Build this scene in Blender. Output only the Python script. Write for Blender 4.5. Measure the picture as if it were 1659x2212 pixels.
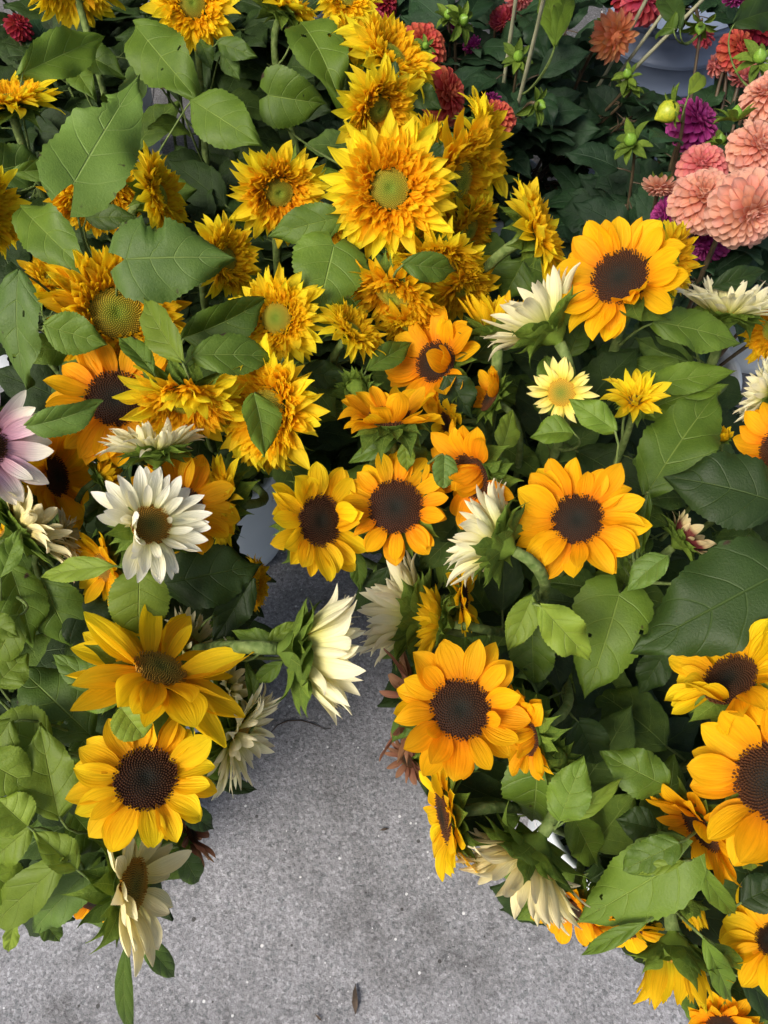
import bpy, math, random
import numpy as np
from mathutils import Vector, Matrix

for o in list(bpy.data.objects):
    bpy.data.objects.remove(o, do_unlink=True)
SC = bpy.context.scene
COL = SC.collection
R = math.radians
# ------------------------------------------------------------------ camera
PW, PH, F = 1659.0, 2212.0, 1664.0          # picture size the notes below were taken in, focal length in those pixels
CAM = Vector((0, 0, 1.6)); PITCH = R(58)
FWD = Vector((0, math.cos(PITCH), -math.sin(PITCH)))
UPV = Vector((0, math.sin(PITCH), math.cos(PITCH)))
RGT = Vector((1, 0, 0))
cd = bpy.data.cameras.new('camera'); co = bpy.data.objects.new('camera', cd); COL.objects.link(co)
co.location = CAM; co.rotation_euler = (R(90) - PITCH, 0, 0)
cd.sensor_fit = 'VERTICAL'; cd.angle = 2 * math.atan(PH / 2 / F)
cd.clip_start = 0.02; cd.clip_end = 500
SC.camera = co
# ------------------------------------------------------------------ light
SUN_EL, SUN_AZ = R(46), R(226)               # azimuth clockwise from +Y: behind and to the left of the photographer
w = bpy.data.worlds.new('World'); SC.world = w; w.use_nodes = True
nt = w.node_tree; bg = nt.nodes['Background']
sky = nt.nodes.new('ShaderNodeTexSky'); sky.sky_type = 'NISHITA'; sky.sun_disc = False
sky.sun_elevation = SUN_EL; sky.sun_rotation = SUN_AZ; sky.dust_density = 4.0; sky.air_density = 1.0; sky.ozone_density = 0.6
nt.links.new(sky.outputs[0], bg.inputs[0]); bg.inputs[1].default_value = 0.062
sl = bpy.data.lights.new('sun', 'SUN'); so = bpy.data.objects.new('sun', sl); COL.objects.link(so)
sl.energy = 1.5; sl.angle = R(28); sl.color = (1, 0.95, 0.88)
sdir = Vector((math.sin(SUN_AZ) * math.cos(SUN_EL), math.cos(SUN_AZ) * math.cos(SUN_EL), math.sin(SUN_EL)))
so.rotation_euler = (-sdir).to_track_quat('-Z', 'Y').to_euler(); so.location = (-1, -2, 4)
vs = SC.view_settings; vs.view_transform = 'Standard'; vs.look = 'None'; vs.gamma = 1; vs.exposure = 1.5
SC.render.engine = 'CYCLES'
SC.cycles.max_bounces = 5; SC.cycles.diffuse_bounces = 4; SC.cycles.glossy_bounces = 2; SC.cycles.transmission_bounces = 2
SC.cycles.use_adaptive_sampling = True; SC.cycles.adaptive_threshold = 0.025; SC.cycles.caustics_reflective = False; SC.cycles.caustics_refractive = False

# ------------------------------------------------------------------ pixel helpers
def ray(x, y):
    return (FWD + RGT * ((x - PW / 2) / F) + UPV * ((PH / 2 - y) / F)).normalized()
def at_z(x, y, z):
    d = ray(x, y); return CAM + d * ((z - CAM.z) / d.z)
def depth_of(p): return (p - CAM).dot(FWD)
def to_px(p):
    d = p - CAM; k = d.dot(FWD)
    if k < 0.05: return None
    return (PW / 2 + d.dot(RGT) / k * F, PH / 2 - d.dot(UPV) / k * F, k)
ZY = [(-60, .94), (0, .95), (400, .98), (600, .99), (1100, .93), (1500, .88), (1750, .85), (2000, .77), (2300, .69)]
def zdef(y): return float(np.interp(y, [a for a, _ in ZY], [b for _, b in ZY]))

# ------------------------------------------------------------------ materials
def mat(name):
    m = bpy.data.materials.new(name); m.use_nodes = True
    n = m.node_tree.nodes; l = m.node_tree.links
    return m, n, l, n['Principled BSDF'], n['Material Output']
def N(n, t, **kw):
    x = n.new(t)
    for k, v in kw.items(): setattr(x, k, v)
    return x
def math_(n, l, op, a, b=None, c=None, clamp=False):
    x = n.new('ShaderNodeMath'); x.operation = op; x.use_clamp = clamp
    for i, v in enumerate((a, b, c)):
        if v is None: continue
        if isinstance(v, (int, float)): x.inputs[i].default_value = v
        else: l.new(v, x.inputs[i])
    return x.outputs[0]
def ramp(n, l, fac, stops):
    r = n.new('ShaderNodeValToRGB'); cr = r.color_ramp
    while len(cr.elements) > 1: cr.elements.remove(cr.elements[-1])
    cr.elements[0].position = stops[0][0]; cr.elements[0].color = tuple(stops[0][1]) + (1,)
    for p, c in stops[1:]:
        e = cr.elements.new(p); e.color = tuple(c) + (1,)
    l.new(fac, r.inputs[0]); return r.outputs[0]
def mix(n, l, fac, a, b, mode='MIX'):
    x = n.new('ShaderNodeMix'); x.data_type = 'RGBA'; x.blend_type = mode
    for s, v in ((0, fac), (6, a), (7, b)):
        if isinstance(v, (int, float)): x.inputs[s].default_value = v
        elif isinstance(v, tuple): x.inputs[s].default_value = v + (1,) if len(v) == 3 else v
        else: l.new(v, x.inputs[s])
    return x.outputs[2]
def thin(m, n, l, bsdf, out, col, trans):
    tr = n.new('ShaderNodeBsdfTranslucent'); l.new(col, tr.inputs[0])
    ms = n.new('ShaderNodeMixShader'); ms.inputs[0].default_value = trans
    l.new(bsdf.outputs[0], ms.inputs[1]); l.new(tr.outputs[0], ms.inputs[2]); l.new(ms.outputs[0], out.inputs[0])

def petal_mat(name, stops, var=0.10, trans=0.5, streak=0.28, rough=0.62, hue=0.012):
    m, n, l, b, out = mat(name)
    uv = n.new('ShaderNodeUVMap'); sp = n.new('ShaderNodeSeparateXYZ'); l.new(uv.outputs[0], sp.inputs[0])
    c = ramp(n, l, sp.outputs[1], stops)
    oi = n.new('ShaderNodeObjectInfo')
    mp = n.new('ShaderNodeCombineXYZ')
    l.new(math_(n, l, 'MULTIPLY', sp.outputs[0], 14.0), mp.inputs[0]); l.new(math_(n, l, 'MULTIPLY', sp.outputs[1], 1.3), mp.inputs[1])
    l.new(math_(n, l, 'MULTIPLY', oi.outputs['Random'], 40.0), mp.inputs[2])
    nz = n.new('ShaderNodeTexNoise'); nz.inputs['Scale'].default_value = 1.0; nz.inputs['Detail'].default_value = 3
    l.new(mp.outputs[0], nz.inputs[0])
    st = math_(n, l, 'MULTIPLY_ADD', math_(n, l, 'SUBTRACT', nz.outputs[0], 0.5), streak * 2.2, 1.0)
    br = math_(n, l, 'MULTIPLY', st, math_(n, l, 'MULTIPLY_ADD', oi.outputs['Random'], var * 2, 1 - var))
    hs = n.new('ShaderNodeHueSaturation'); l.new(c, hs.inputs['Color']); l.new(br, hs.inputs['Value'])
    wn = n.new('ShaderNodeTexWhiteNoise'); wn.noise_dimensions = '1D'; l.new(oi.outputs['Random'], wn.inputs['W'])
    l.new(math_(n, l, 'MULTIPLY_ADD', wn.outputs[0], hue * 2, 0.5 - hue), hs.inputs['Hue'])
    l.new(hs.outputs[0], b.inputs['Base Color']); b.inputs['Roughness'].default_value = rough
    b.inputs['Specular IOR Level'].default_value = 0.16
    bp = n.new('ShaderNodeBump'); bp.inputs['Strength'].default_value = 0.7; bp.inputs['Distance'].default_value = 0.002
    l.new(nz.outputs[0], bp.inputs['Height']); l.new(bp.outputs[0], b.inputs['Normal'])
    thin(m, n, l, b, out, hs.outputs[0], trans)
    return m

def leaf_mat(name, dark, light, vein, spots=0.0, trans=0.22, rough=0.42, pale=0.0):
    m, n, l, b, out = mat(name)
    uv = n.new('ShaderNodeUVMap'); sp = n.new('ShaderNodeSeparateXYZ'); l.new(uv.outputs[0], sp.inputs[0])
    oi = n.new('ShaderNodeObjectInfo')
    tc = n.new('ShaderNodeTexCoord')
    au = math_(n, l, 'MULTIPLY', math_(n, l, 'ABSOLUTE', math_(n, l, 'SUBTRACT', sp.outputs[0], 0.5)), 2.0)
    nz = n.new('ShaderNodeTexNoise'); nz.inputs['Scale'].default_value = 22; nz.inputs['Detail'].default_value = 5
    l.new(tc.outputs['Object'], nz.inputs[0])
    wob = math_(n, l, 'MULTIPLY', math_(n, l, 'SUBTRACT', nz.outputs[0], 0.5), 0.05)
    mid = math_(n, l, 'MULTIPLY_ADD', au, -30.0, 1.0, clamp=True)
    v0 = math_(n, l, 'ADD', sp.outputs[1], wob)
    lat = math_(n, l, 'SUBTRACT', v0, math_(n, l, 'MULTIPLY', math_(n, l, 'POWER', au, 1.25), 0.24))
    fr = math_(n, l, 'FRACT', math_(n, l, 'MULTIPLY_ADD', lat, 4.6, 3.42))
    tri = math_(n, l, 'ABSOLUTE', math_(n, l, 'SUBTRACT', fr, 0.5))
    side = math_(n, l, 'MULTIPLY', math_(n, l, 'MULTIPLY_ADD', tri, -24.0, 1.0, clamp=True), math_(n, l, 'MULTIPLY_ADD', au, -0.75, 0.95, clamp=True))
    vm = math_(n, l, 'MAXIMUM', math_(n, l, 'MULTIPLY', mid, 0.9), math_(n, l, 'MULTIPLY', side, 0.55))
    vo = n.new('ShaderNodeTexVoronoi'); vo.feature = 'DISTANCE_TO_EDGE'; vo.inputs['Scale'].default_value = 260
    l.new(tc.outputs['Object'], vo.inputs[0])
    fine = math_(n, l, 'MULTIPLY_ADD', vo.outputs[0], -9.0, 1.0, clamp=True)
    nz2 = n.new('ShaderNodeTexNoise'); nz2.inputs['Scale'].default_value = 9; nz2.inputs['Detail'].default_value = 3
    l.new(tc.outputs['Object'], nz2.inputs[0])
    nz4_ = n.new('ShaderNodeTexNoise'); nz4_.inputs['Scale'].default_value = 75; nz4_.inputs['Detail'].default_value = 4; l.new(tc.outputs['Object'], nz4_.inputs[0])
    f = math_(n, l, 'ADD', math_(n, l, 'MULTIPLY_ADD', nz2.outputs[0], 1.1, math_(n, l, 'MULTIPLY', nz4_.outputs[0], .5)), math_(n, l, 'MULTIPLY_ADD', oi.outputs['Random'], 0.5, -.4))
    base = mix(n, l, math_(n, l, 'SUBTRACT', f, 0.15, clamp=True), dark, light)
    base = mix(n, l, math_(n, l, 'MULTIPLY', fine, 0.07), base, vein)
    c = mix(n, l, vm, base, vein)
    if spots > 0:
        nz3 = n.new('ShaderNodeTexNoise'); nz3.inputs['Scale'].default_value = 60; nz3.inputs['Detail'].default_value = 2
        l.new(tc.outputs['Object'], nz3.inputs[0])
        edge = math_(n, l, 'MULTIPLY', math_(n, l, 'POWER', au, 6.0), 0.10)
        k = math_(n, l, 'ADD', nz3.outputs[0], edge)
        k = math_(n, l, 'MULTIPLY', math_(n, l, 'SUBTRACT', k, 0.78 - spots), 18.0, clamp=True)
        c = mix(n, l, k, c, (0.035, 0.02, 0.01))
    hs = n.new('ShaderNodeHueSaturation'); l.new(c, hs.inputs['Color'])
    l.new(math_(n, l, 'MULTIPLY_ADD', oi.outputs['Random'], 0.3, 0.85), hs.inputs['Value'])
    l.new(hs.outputs[0], b.inputs['Base Color'])
    rr = math_(n, l, 'MULTIPLY_ADD', nz.outputs[0], 0.30, rough - 0.02); l.new(rr, b.inputs['Roughness'])
    b.inputs['Specular IOR Level'].default_value = 0.3
    nz4 = n.new('ShaderNodeTexNoise'); nz4.inputs['Scale'].default_value = 420; nz4.inputs['Detail'].default_value = 3; l.new(tc.outputs['Object'], nz4.inputs[0])
    h = math_(n, l, 'ADD', math_(n, l, 'MULTIPLY', vm, -1.0), math_(n, l, 'MULTIPLY', fine, -0.05))
    h = math_(n, l, 'ADD', h, math_(n, l, 'MULTIPLY', math_(n, l, 'SINE', math_(n, l, 'MULTIPLY', tri, 3.14)), 0.35))
    h = math_(n, l, 'ADD', h, math_(n, l, 'ADD', math_(n, l, 'MULTIPLY', nz4.outputs[0], .35), math_(n, l, 'MULTIPLY', nz.outputs[0], .9)))
    bp = n.new('ShaderNodeBump'); bp.inputs['Strength'].default_value = 0.6; bp.inputs['Distance'].default_value = 0.0022
    l.new(h, bp.inputs['Height']); l.new(bp.outputs[0], b.inputs['Normal'])
    thin(m, n, l, b, out, hs.outputs[0], trans)
    return m

def plain_mat(name, c1, c2, scale=40, rough=0.6, bump=0.3, spec=0.3, trans=0.0, dist=0.001):
    m, n, l, b, out = mat(name)
    tc = n.new('ShaderNodeTexCoord'); nz = n.new('ShaderNodeTexNoise'); nz.inputs['Scale'].default_value = scale; nz.inputs['Detail'].default_value = 4
    l.new(tc.outputs['Object'], nz.inputs[0])
    c = ramp(n, l, nz.outputs[0], [(0.3, c1), (0.7, c2)])
    l.new(c, b.inputs['Base Color']); b.inputs['Roughness'].default_value = rough; b.inputs['Specular IOR Level'].default_value = spec
    bp = n.new('ShaderNodeBump'); bp.inputs['Strength'].default_value = bump; bp.inputs['Distance'].default_value = dist
    l.new(nz.outputs[0], bp.inputs['Height']); l.new(bp.outputs[0], b.inputs['Normal'])
    if trans: thin(m, n, l, b, out, c, trans)
    return m

M = {}
M['gold'] = petal_mat('golden_petal', [(0, (.74, .22, .002)), (.35, (.88, .40, .004)), (1, (.93, .52, .008))])
M['yellow'] = petal_mat('yellow_petal', [(0, (.95, .53, .006)), (.3, (.97, .69, .012)), (1, (.98, .80, .03))], trans=.55)
M['orange'] = petal_mat('orange_petal', [(0, (.95, .46, .006)), (.5, (.97, .58, .010)), (1, (.98, .70, .020))], trans=.6)
M['amber'] = petal_mat('amber_petal', [(0, (.90, .34, .003)), (.45, (.94, .46, .005)), (1, (.95, .58, .008))])
M['deepgold'] = petal_mat('deep_golden_petal', [(0, (.72, .19, .002)), (.35, (.88, .38, .004)), (1, (.93, .50, .007))])
M['sunyellow'] = petal_mat('bright_golden_petal', [(0, (.90, .40, .004)), (.35, (.95, .55, .007)), (1, (.97, .68, .014))])
M['white'] = petal_mat('white_petal', [(0, (.74, .66, .16)), (.3, (.85, .80, .50)), (1, (.88, .85, .70))], streak=0.09, var=0.05, trans=.25, hue=0.004)
M['ivory'] = petal_mat('ivory_petal', [(0, (.52, .55, .07)), (.25, (.76, .72, .24)), (.55, (.85, .80, .46)), (1, (.88, .83, .58))], streak=0.12, var=0.06, trans=.35, hue=0.006)
M['cream'] = petal_mat('cream_petal', [(0, (.70, .55, .10)), (.4, (.80, .70, .32)), (1, (.83, .75, .46))], streak=0.11, var=0.06, trans=.25, hue=0.006)
M['lemon'] = petal_mat('lemon_petal', [(0, (.72, .55, .04)), (.4, (.84, .72, .16)), (1, (.86, .78, .30))], streak=0.12, var=0.06, trans=.25, hue=0.006)
M['greenyellow'] = petal_mat('half_open_yellow_petal', [(0, (.40, .36, .01)), (.4, (.82, .52, .008)), (1, (.90, .60, .012))])
M['pink'] = petal_mat('pink_white_petal', [(0, (.55, .20, .28)), (.4, (.72, .44, .48)), (.7, (.82, .72, .62)), (1, (.84, .78, .60))], streak=0.15, trans=.25)
M['bronze'] = petal_mat('bronze_petal', [(0, (.13, .05, .025)), (.5, (.26, .115, .065)), (1, (.38, .20, .11))], streak=0.3)
M['striped'] = petal_mat('maroon_cream_petal', [(0, (.09, .012, .014)), (.45, (.20, .05, .04)), (.62, (.72, .58, .28)), (1, (.80, .70, .38))], streak=0.2)
M['peach'] = petal_mat('peach_dahlia_petal', [(0, (.60, .17, .10)), (.5, (.77, .36, .24)), (1, (.84, .50, .38))], streak=.1, hue=.01)
M['pinkpeach'] = petal_mat('pink_peach_dahlia_petal', [(0, (.55, .10, .09)), (.5, (.70, .20, .19)), (1, (.78, .32, .28))], streak=.1)
M['apricot'] = petal_mat('apricot_dahlia_petal', [(0, (.70, .24, .05)), (.5, (.76, .27, .11)), (1, (.78, .34, .18))], streak=.1)
M['coral'] = petal_mat('coral_dahlia_petal', [(0, (.40, .045, .03)), (.5, (.58, .095, .06)), (1, (.68, .17, .10))], streak=.1)
M['crimson'] = petal_mat('crimson_dahlia_petal', [(0, (.16, .008, .014)), (.5, (.32, .02, .035)), (1, (.45, .05, .07))], streak=.1)
M['rose'] = petal_mat('rose_dahlia_petal', [(0, (.40, .03, .06)), (.5, (.58, .07, .11)), (1, (.70, .16, .17))], streak=.1)
M['magenta'] = petal_mat('magenta_dahlia_petal', [(0, (.20, .01, .10)), (.5, (.36, .03, .20)), (1, (.50, .09, .31))], streak=.1)
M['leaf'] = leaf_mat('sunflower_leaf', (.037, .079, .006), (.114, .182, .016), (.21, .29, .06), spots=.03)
M['leafbright'] = leaf_mat('bright_lit_leaf', (.115, .18, .013), (.22, .305, .033), (.29, .37, .075), trans=.4)  # bright leaf tone; light on the lower-left leaves is put into it
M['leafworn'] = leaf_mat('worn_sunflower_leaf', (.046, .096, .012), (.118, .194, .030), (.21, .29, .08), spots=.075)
M['leafdark'] = leaf_mat('dark_shade_leaf', (.011, .026, .004), (.029, .058, .008), (.055, .09, .02), spots=.02)  # dark leaf tone; shade deep in the bunches is put into its colour
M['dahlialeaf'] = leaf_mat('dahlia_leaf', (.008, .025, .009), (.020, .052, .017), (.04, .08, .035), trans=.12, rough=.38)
M['bract'] = leaf_mat('bract_green', (.070, .13, .011), (.155, .23, .022), (.24, .31, .05), trans=.25, rough=.55)
M['stem'] = plain_mat('stem_green', (.065, .105, .022), (.15, .195, .06), 120, .75, 1.0, .15, dist=.003)
M['darkstem'] = plain_mat('dahlia_stem_brown', (.05, .030, .018), (.10, .075, .04), 50, .45, .3, .35)
M['palestem'] = plain_mat('dahlia_stem_pale', (.22, .23, .13), (.34, .33, .22), 50, .5, .3, .3)
M['budgreen'] = plain_mat('bud_green', (.10, .21, .02), (.20, .34, .04), 30, .4, .2, .4)
M['budyellow'] = plain_mat('bud_yellow_green', (.20, .27, .015), (.42, .42, .03), 14, .4, .2, .4)

def disk_mat(name, c_in, c_out, k=1.0, rough=.8):
    m, n, l, b, out = mat(name)
    tc = n.new('ShaderNodeTexCoord'); sp = n.new('ShaderNodeSeparateXYZ'); l.new(tc.outputs['Object'], sp.inputs[0])
    r = math_(n, l, 'SQRT', math_(n, l, 'ADD', math_(n, l, 'POWER', sp.outputs[0], 2.0), math_(n, l, 'POWER', sp.outputs[1], 2.0)))
    wn = n.new('ShaderNodeTexNoise'); wn.inputs['Scale'].default_value = 90; l.new(tc.outputs['Object'], wn.inputs[0])
    rr = math_(n, l, 'ADD', math_(n, l, 'MULTIPLY', r, 5.0 * k), math_(n, l, 'MULTIPLY', math_(n, l, 'SUBTRACT', wn.outputs[0], .5), .5))
    c = ramp(n, l, rr, [(0.12, c_in), (.62, tuple((a + b_) / 2 for a, b_ in zip(c_in, c_out))), (1, c_out)])
    l.new(c, b.inputs['Base Color']); b.inputs['Roughness'].default_value = rough; b.inputs['Specular IOR Level'].default_value = .2
    return m
M['disk_dark'] = disk_mat('dark_disk', (.008, .009, .006), (.028, .009, .005))
M['flor_dark'] = disk_mat('dark_florets', (.012, .010, .004), (.078, .026, .007))
M['disk_green'] = disk_mat('green_disk', (.09, .13, .010), (.17, .13, .012), 1.5)
M['flor_green'] = disk_mat('green_florets', (.20, .26, .022), (.44, .31, .02), 1.5)
M['disk_gold'] = disk_mat('golden_disk', (.06, .06, .010), (.16, .075, .008), 1.2)
M['flor_gold'] = disk_mat('golden_florets', (.16, .14, .02), (.42, .19, .018), 1.2)
M['disk_lemon'] = disk_mat('lemon_disk', (.12, .15, .015), (.30, .18, .015), 1.2)
M['flor_lemon'] = disk_mat('lemon_florets', (.22, .22, .025), (.52, .30, .025), 1.2)

# ------------------------------------------------------------------ mesh collector
class MB:
    def __init__(s): s.v = []; s.f = []; s.m = []; s.uv = []
    def add(s, vs, fs, mi=0, uvs=None):
        o = len(s.v); s.v += [tuple(p) for p in vs]; s.f += [tuple(i + o for i in f) for f in fs]; s.m += [mi] * len(fs)
        s.uv += list(uvs) if uvs is not None else [(0.3, 0.5)] * len(vs)
    def mesh(s, name, mats, smooth=True):
        me = bpy.data.meshes.new(name); me.from_pydata(s.v, [], s.f)
        for x in mats: me.materials.append(x)
        me.polygons.foreach_set('material_index', s.m)
        me.polygons.foreach_set('use_smooth', [smooth] * len(s.f))
        ul = me.uv_layers.new(name='UVMap')
        li = np.zeros(len(me.loops), dtype=np.int32); me.loops.foreach_get('vertex_index', li)
        ul.data.foreach_set('uv', np.array(s.uv, dtype=np.float32)[li].ravel())
        me.update(); return me
def grid_faces(nu, nv):
    return [(i * (nv + 1) + j, i * (nv + 1) + j + 1, (i + 1) * (nv + 1) + j + 1, (i + 1) * (nv + 1) + j) for i in range(nu) for j in range(nv)]
def tube(mb, pts, rad, seg=7, mi=0, cap=True):
    pts = [Vector(p) for p in pts]; vs = []; uvs = []
    t0 = (pts[1] - pts[0]).normalized(); up = Vector((0, 0, 1)) if abs(t0.z) < .9 else Vector((1, 0, 0))
    a = t0.cross(up).normalized()
    for i, p in enumerate(pts):
        t = (pts[min(i + 1, len(pts) - 1)] - pts[max(i - 1, 0)]).normalized()
        a = (a - t * a.dot(t)).normalized(); b = t.cross(a)
        r = rad[i] if isinstance(rad, (list, tuple)) else rad
        for k in range(seg):
            q = 2 * math.pi * k / seg
            vs.append(p + (a * math.cos(q) + b * math.sin(q)) * r); uvs.append((k / seg, i / len(pts)))
    fs = [(i * seg + k, i * seg + (k + 1) % seg, (i + 1) * seg + (k + 1) % seg, (i + 1) * seg + k) for i in range(len(pts) - 1) for k in range(seg)]
    if cap: fs += [tuple(range(seg))[::-1], tuple((len(pts) - 1) * seg + k for k in range(seg))]
    mb.add(vs, fs, mi, uvs)
def lathe(mb, prof, seg=32, mi=0, uvs=None):
    vs = []; fs = []; n = len(prof)
    for r, z in prof:
        for k in range(seg):
            q = 2 * math.pi * k / seg; vs.append((r * math.cos(q), r * math.sin(q), z))
    for i in range(n - 1):
        for k in range(seg):
            fs.append((i * seg + k, i * seg + (k + 1) % seg, (i + 1) * seg + (k + 1) % seg, (i + 1) * seg + k))
    mb.add(vs, fs, mi)
def bez(p0, p1, p2, p3, n):
    out = []
    for i in range(n + 1):
        t = i / n; u = 1 - t
        out.append(p0 * u**3 + p1 * 3 * u * u * t + p2 * 3 * u * t * t + p3 * t**3)
    return out

# ------------------------------------------------------------------ petals (length 1 along +Y, face +Z)
PROF = {
 'ray':    ([0, .12, .3, .5, .7, .85, .94, 1], [.28, .55, .88, 1, .94, .68, .36, .03], .56),
 'narrow': ([0, .12, .3, .5, .7, .85, .94, 1], [.40, .66, .95, 1, .84, .5, .22, .02], .33),
 'strap':  ([0, .15, .4, .65, .85, 1], [.5, .7, 1, .9, .5, .03], .30),
 'long':   ([0, .12, .3, .5, .7, .85, .94, 1], [.35, .62, .92, 1, .9, .62, .34, .05], .36),
 'mid':    ([0, .12, .3, .5, .7, .85, .94, 1], [.35, .62, .92, 1, .88, .56, .28, .03], .44),
 'wide':   ([0, .12, .3, .5, .7, .85, .94, 1], [.42, .68, .95, 1, .92, .66, .36, .05], .33),
 'slim':   ([0, .12, .3, .5, .7, .85, .94, 1], [.45, .70, .95, 1, .88, .58, .28, .03], .24),
 'dahlia': ([0, .15, .35, .6, .8, .93, 1], [.45, .68, .92, 1, .96, .72, .16], .56),
 'bract':  ([0, .1, .25, .45, .6, .72, .85, 1], [.8, .95, 1, .90, .62, .30, .12, .01], .60),
 'sepal':  ([0, .15, .4, .65, .85, 1], [.3, .7, 1, .85, .45, .02], .46),
}
def petal_geo(kind, rnd, nu=10, nv=6, bend=0.0, cup=0.15, ridge=0.012, twist=0.0, wave=0.0, tipcurl=0.0):
    tx, wx, wr = PROF[kind]; vs = []; uvs = []
    ph = rnd.uniform(0, 6.28); asym = rnd.uniform(-.06, .06)
    notch = rnd.uniform(.0, .03)
    for i in range(nu + 1):
        t = i / nu; t = t ** 0.92
        hw = float(np.interp(t, tx, wx)) * wr / 2
        if bend: y = math.sin(bend * t) / bend; z0 = (1 - math.cos(bend * t)) / bend
        else: y = t; z0 = 0
        z0 += tipcurl * max(0, t - .6) ** 2 * 2
        tw = twist * t
        for j in range(nv + 1):
            s = j / nv * 2 - 1
            x = s * hw + asym * math.sin(t * 3.1)
            z = cup * hw * 2 * s * s * (0.4 + .6 * t) + ridge * math.cos(s * math.pi * 2.5) * math.sin(math.pi * min(1, t * 1.1)) + wave * abs(s) * math.sin(t * 9 + ph + s)
            yy = y - (notch * (1 - s * s) if i == nu else 0)
            vs.append((x * math.cos(tw) - z * math.sin(tw), yy, z0 + x * math.sin(tw) + z * math.cos(tw)))
            uvs.append((j / nv, t))
    return vs, grid_faces(nu, nv), uvs
def petal_bank(name, kind, material, n=7, seed=1, **kw):
    rnd = random.Random(seed); out = []
    for k in range(n):
        mb = MB(); q = {}
        for key, val in kw.items(): q[key] = rnd.uniform(*val) if isinstance(val, tuple) else val
        vs, fs, uvs = petal_geo(kind, rnd, **q); mb.add(vs, fs, 0, uvs); out.append(mb.mesh(name, [material]))
    return out
BANK = {}
def bank(kind, matname):
    key = (kind, matname)
    if key not in BANK:
        kw = {'ray': dict(bend=(-.55, .45), cup=(.05, .30), ridge=(.014, .024), twist=(-.4, .4), wave=(0, .025), tipcurl=(-.4, .3)),
              'long': dict(bend=(-.35, .45), cup=(.05, .35), ridge=(.008, .016), twist=(-.3, .3), wave=(0, .02), tipcurl=(-.3, .3)),
              'narrow': dict(bend=(-.5, .5), cup=(.05, .45), ridge=(.008, .014), twist=(-.5, .5), wave=(0, .03), tipcurl=(-.5, .5)),
              'mid': dict(bend=(-.2, .5), cup=(.05, .30), ridge=(.012, .02), twist=(-.35, .35), wave=(0, .02), tipcurl=(-.2, .3)),
              'wide': dict(bend=(-.4, .5), cup=(.1, .40), ridge=(.008, .014), twist=(-.4, .4), wave=(0, .03), tipcurl=(-.5, .5)),
              'slim': dict(bend=(-.3, .5), cup=(.1, .45), ridge=(.006, .012), twist=(-.5, .5), wave=(0, .02), tipcurl=(-.5, .4)),
              'strap': dict(nu=5, nv=2, bend=(-.3, .8), cup=(.1, .5), ridge=0.0, twist=(-.7, .7)),
              'dahlia': dict(nu=7, nv=6, bend=(-.1, .25), cup=(.28, .52), ridge=.006, twist=(-.15, .15), tipcurl=(-.2, .4)),
              'bract': dict(nu=9, nv=4, bend=(-.9, .25), cup=(.25, .5), ridge=.006, twist=(-.3, .3), tipcurl=(-.9, .6)),
              'sepal': dict(nu=6, nv=4, bend=(-.8, -.2), cup=(.2, .4), ridge=.006, twist=(-.2, .2))}[kind]
        BANK[key] = petal_bank({'bract': 'bract', 'sepal': 'sepal'}.get(kind, 'petal'), kind, M[matname], 8, seed=len(BANK) + 3, **kw)
    return BANK[key]

# ------------------------------------------------------------------ flower head centres (diameter 1, facing +Z)
HEADS = {}
def head_mesh(style, rd, seed=0):
    key = (style, round(rd, 3))
    if key in HEADS: return HEADS[key]
    rnd = random.Random(seed + 11); mb = MB()
    conv = {'dark': .035, 'green': .045, 'gold': .03, 'lemon': .04}[style]
    def hz(q): return conv * (1 - q * q) - conv * .55 * math.exp(-(q / .22) ** 2)
    prof = [(max(.001, rd * q), hz(q)) for q in (1.0, .92, .8, .65, .5, .35, .22, .12, .05, 0)]
    lathe(mb, prof, 28, 0)
    n = {'dark': 520, 'green': 520, 'gold': 420, 'lemon': 300}[style]
    for i in range(n):
        q = math.sqrt((i + .5) / n); a = i * 2.399963
        r = rd * q; z = hz(q)
        if style == 'dark':
            h = .006 + .030 * max(0, q - .25) * rnd.uniform(.5, 1.3); s = rd * .034
            if q > .9: h = rnd.uniform(.02, .042)
        elif style == 'green': h = .007 + (.012 * rnd.random() if q > .8 else 0); s = rd * .036
        elif style == 'lemon': h = .010; s = rd * .045
        else: h = .008 + .028 * max(0, q - .45) * rnd.uniform(.5, 1.4); s = rd * .036
        lean = .35 * q + rnd.uniform(-.1, .1)
        ca, sa = math.cos(a), math.sin(a)
        px, py = r * ca, r * sa
        j = rnd.uniform(-.2, .2)
        ax, ay, az = px + ca * h * lean - sa * h * j, py + sa * h * lean + ca * h * j, z + h
        b = [(px + s * math.cos(a + k * 1.5708), py + s * math.sin(a + k * 1.5708), z - .002) for k in range(4)]
        m_ = .75 if style == 'dark' else .8
        t = [(b[k][0] * (1 - m_) + ax * m_ + (b[k][0] - px) * .55, b[k][1] * (1 - m_) + ay * m_ + (b[k][1] - py) * .55, b[k][2] * (1 - m_) + az * m_) for k in range(4)]
        mb.add(b + t + [(ax, ay, az)], [(k, (k + 1) % 4, 4 + (k + 1) % 4, 4 + k) for k in range(4)] + [(4 + k, 4 + (k + 1) % 4, 8) for k in range(4)], 1)
    lathe(mb, [(.030, -.165), (.045, -.14), (.09, -.11), (rd * .75, -.075), (rd * .98, -.03), (rd * 1.0, 0.0)], 24, 2)
    HEADS[key] = mb.mesh('flower_head', [M['disk_' + style], M['flor_' + style], M['bract']])
    return HEADS[key]
INNER = {}
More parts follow.
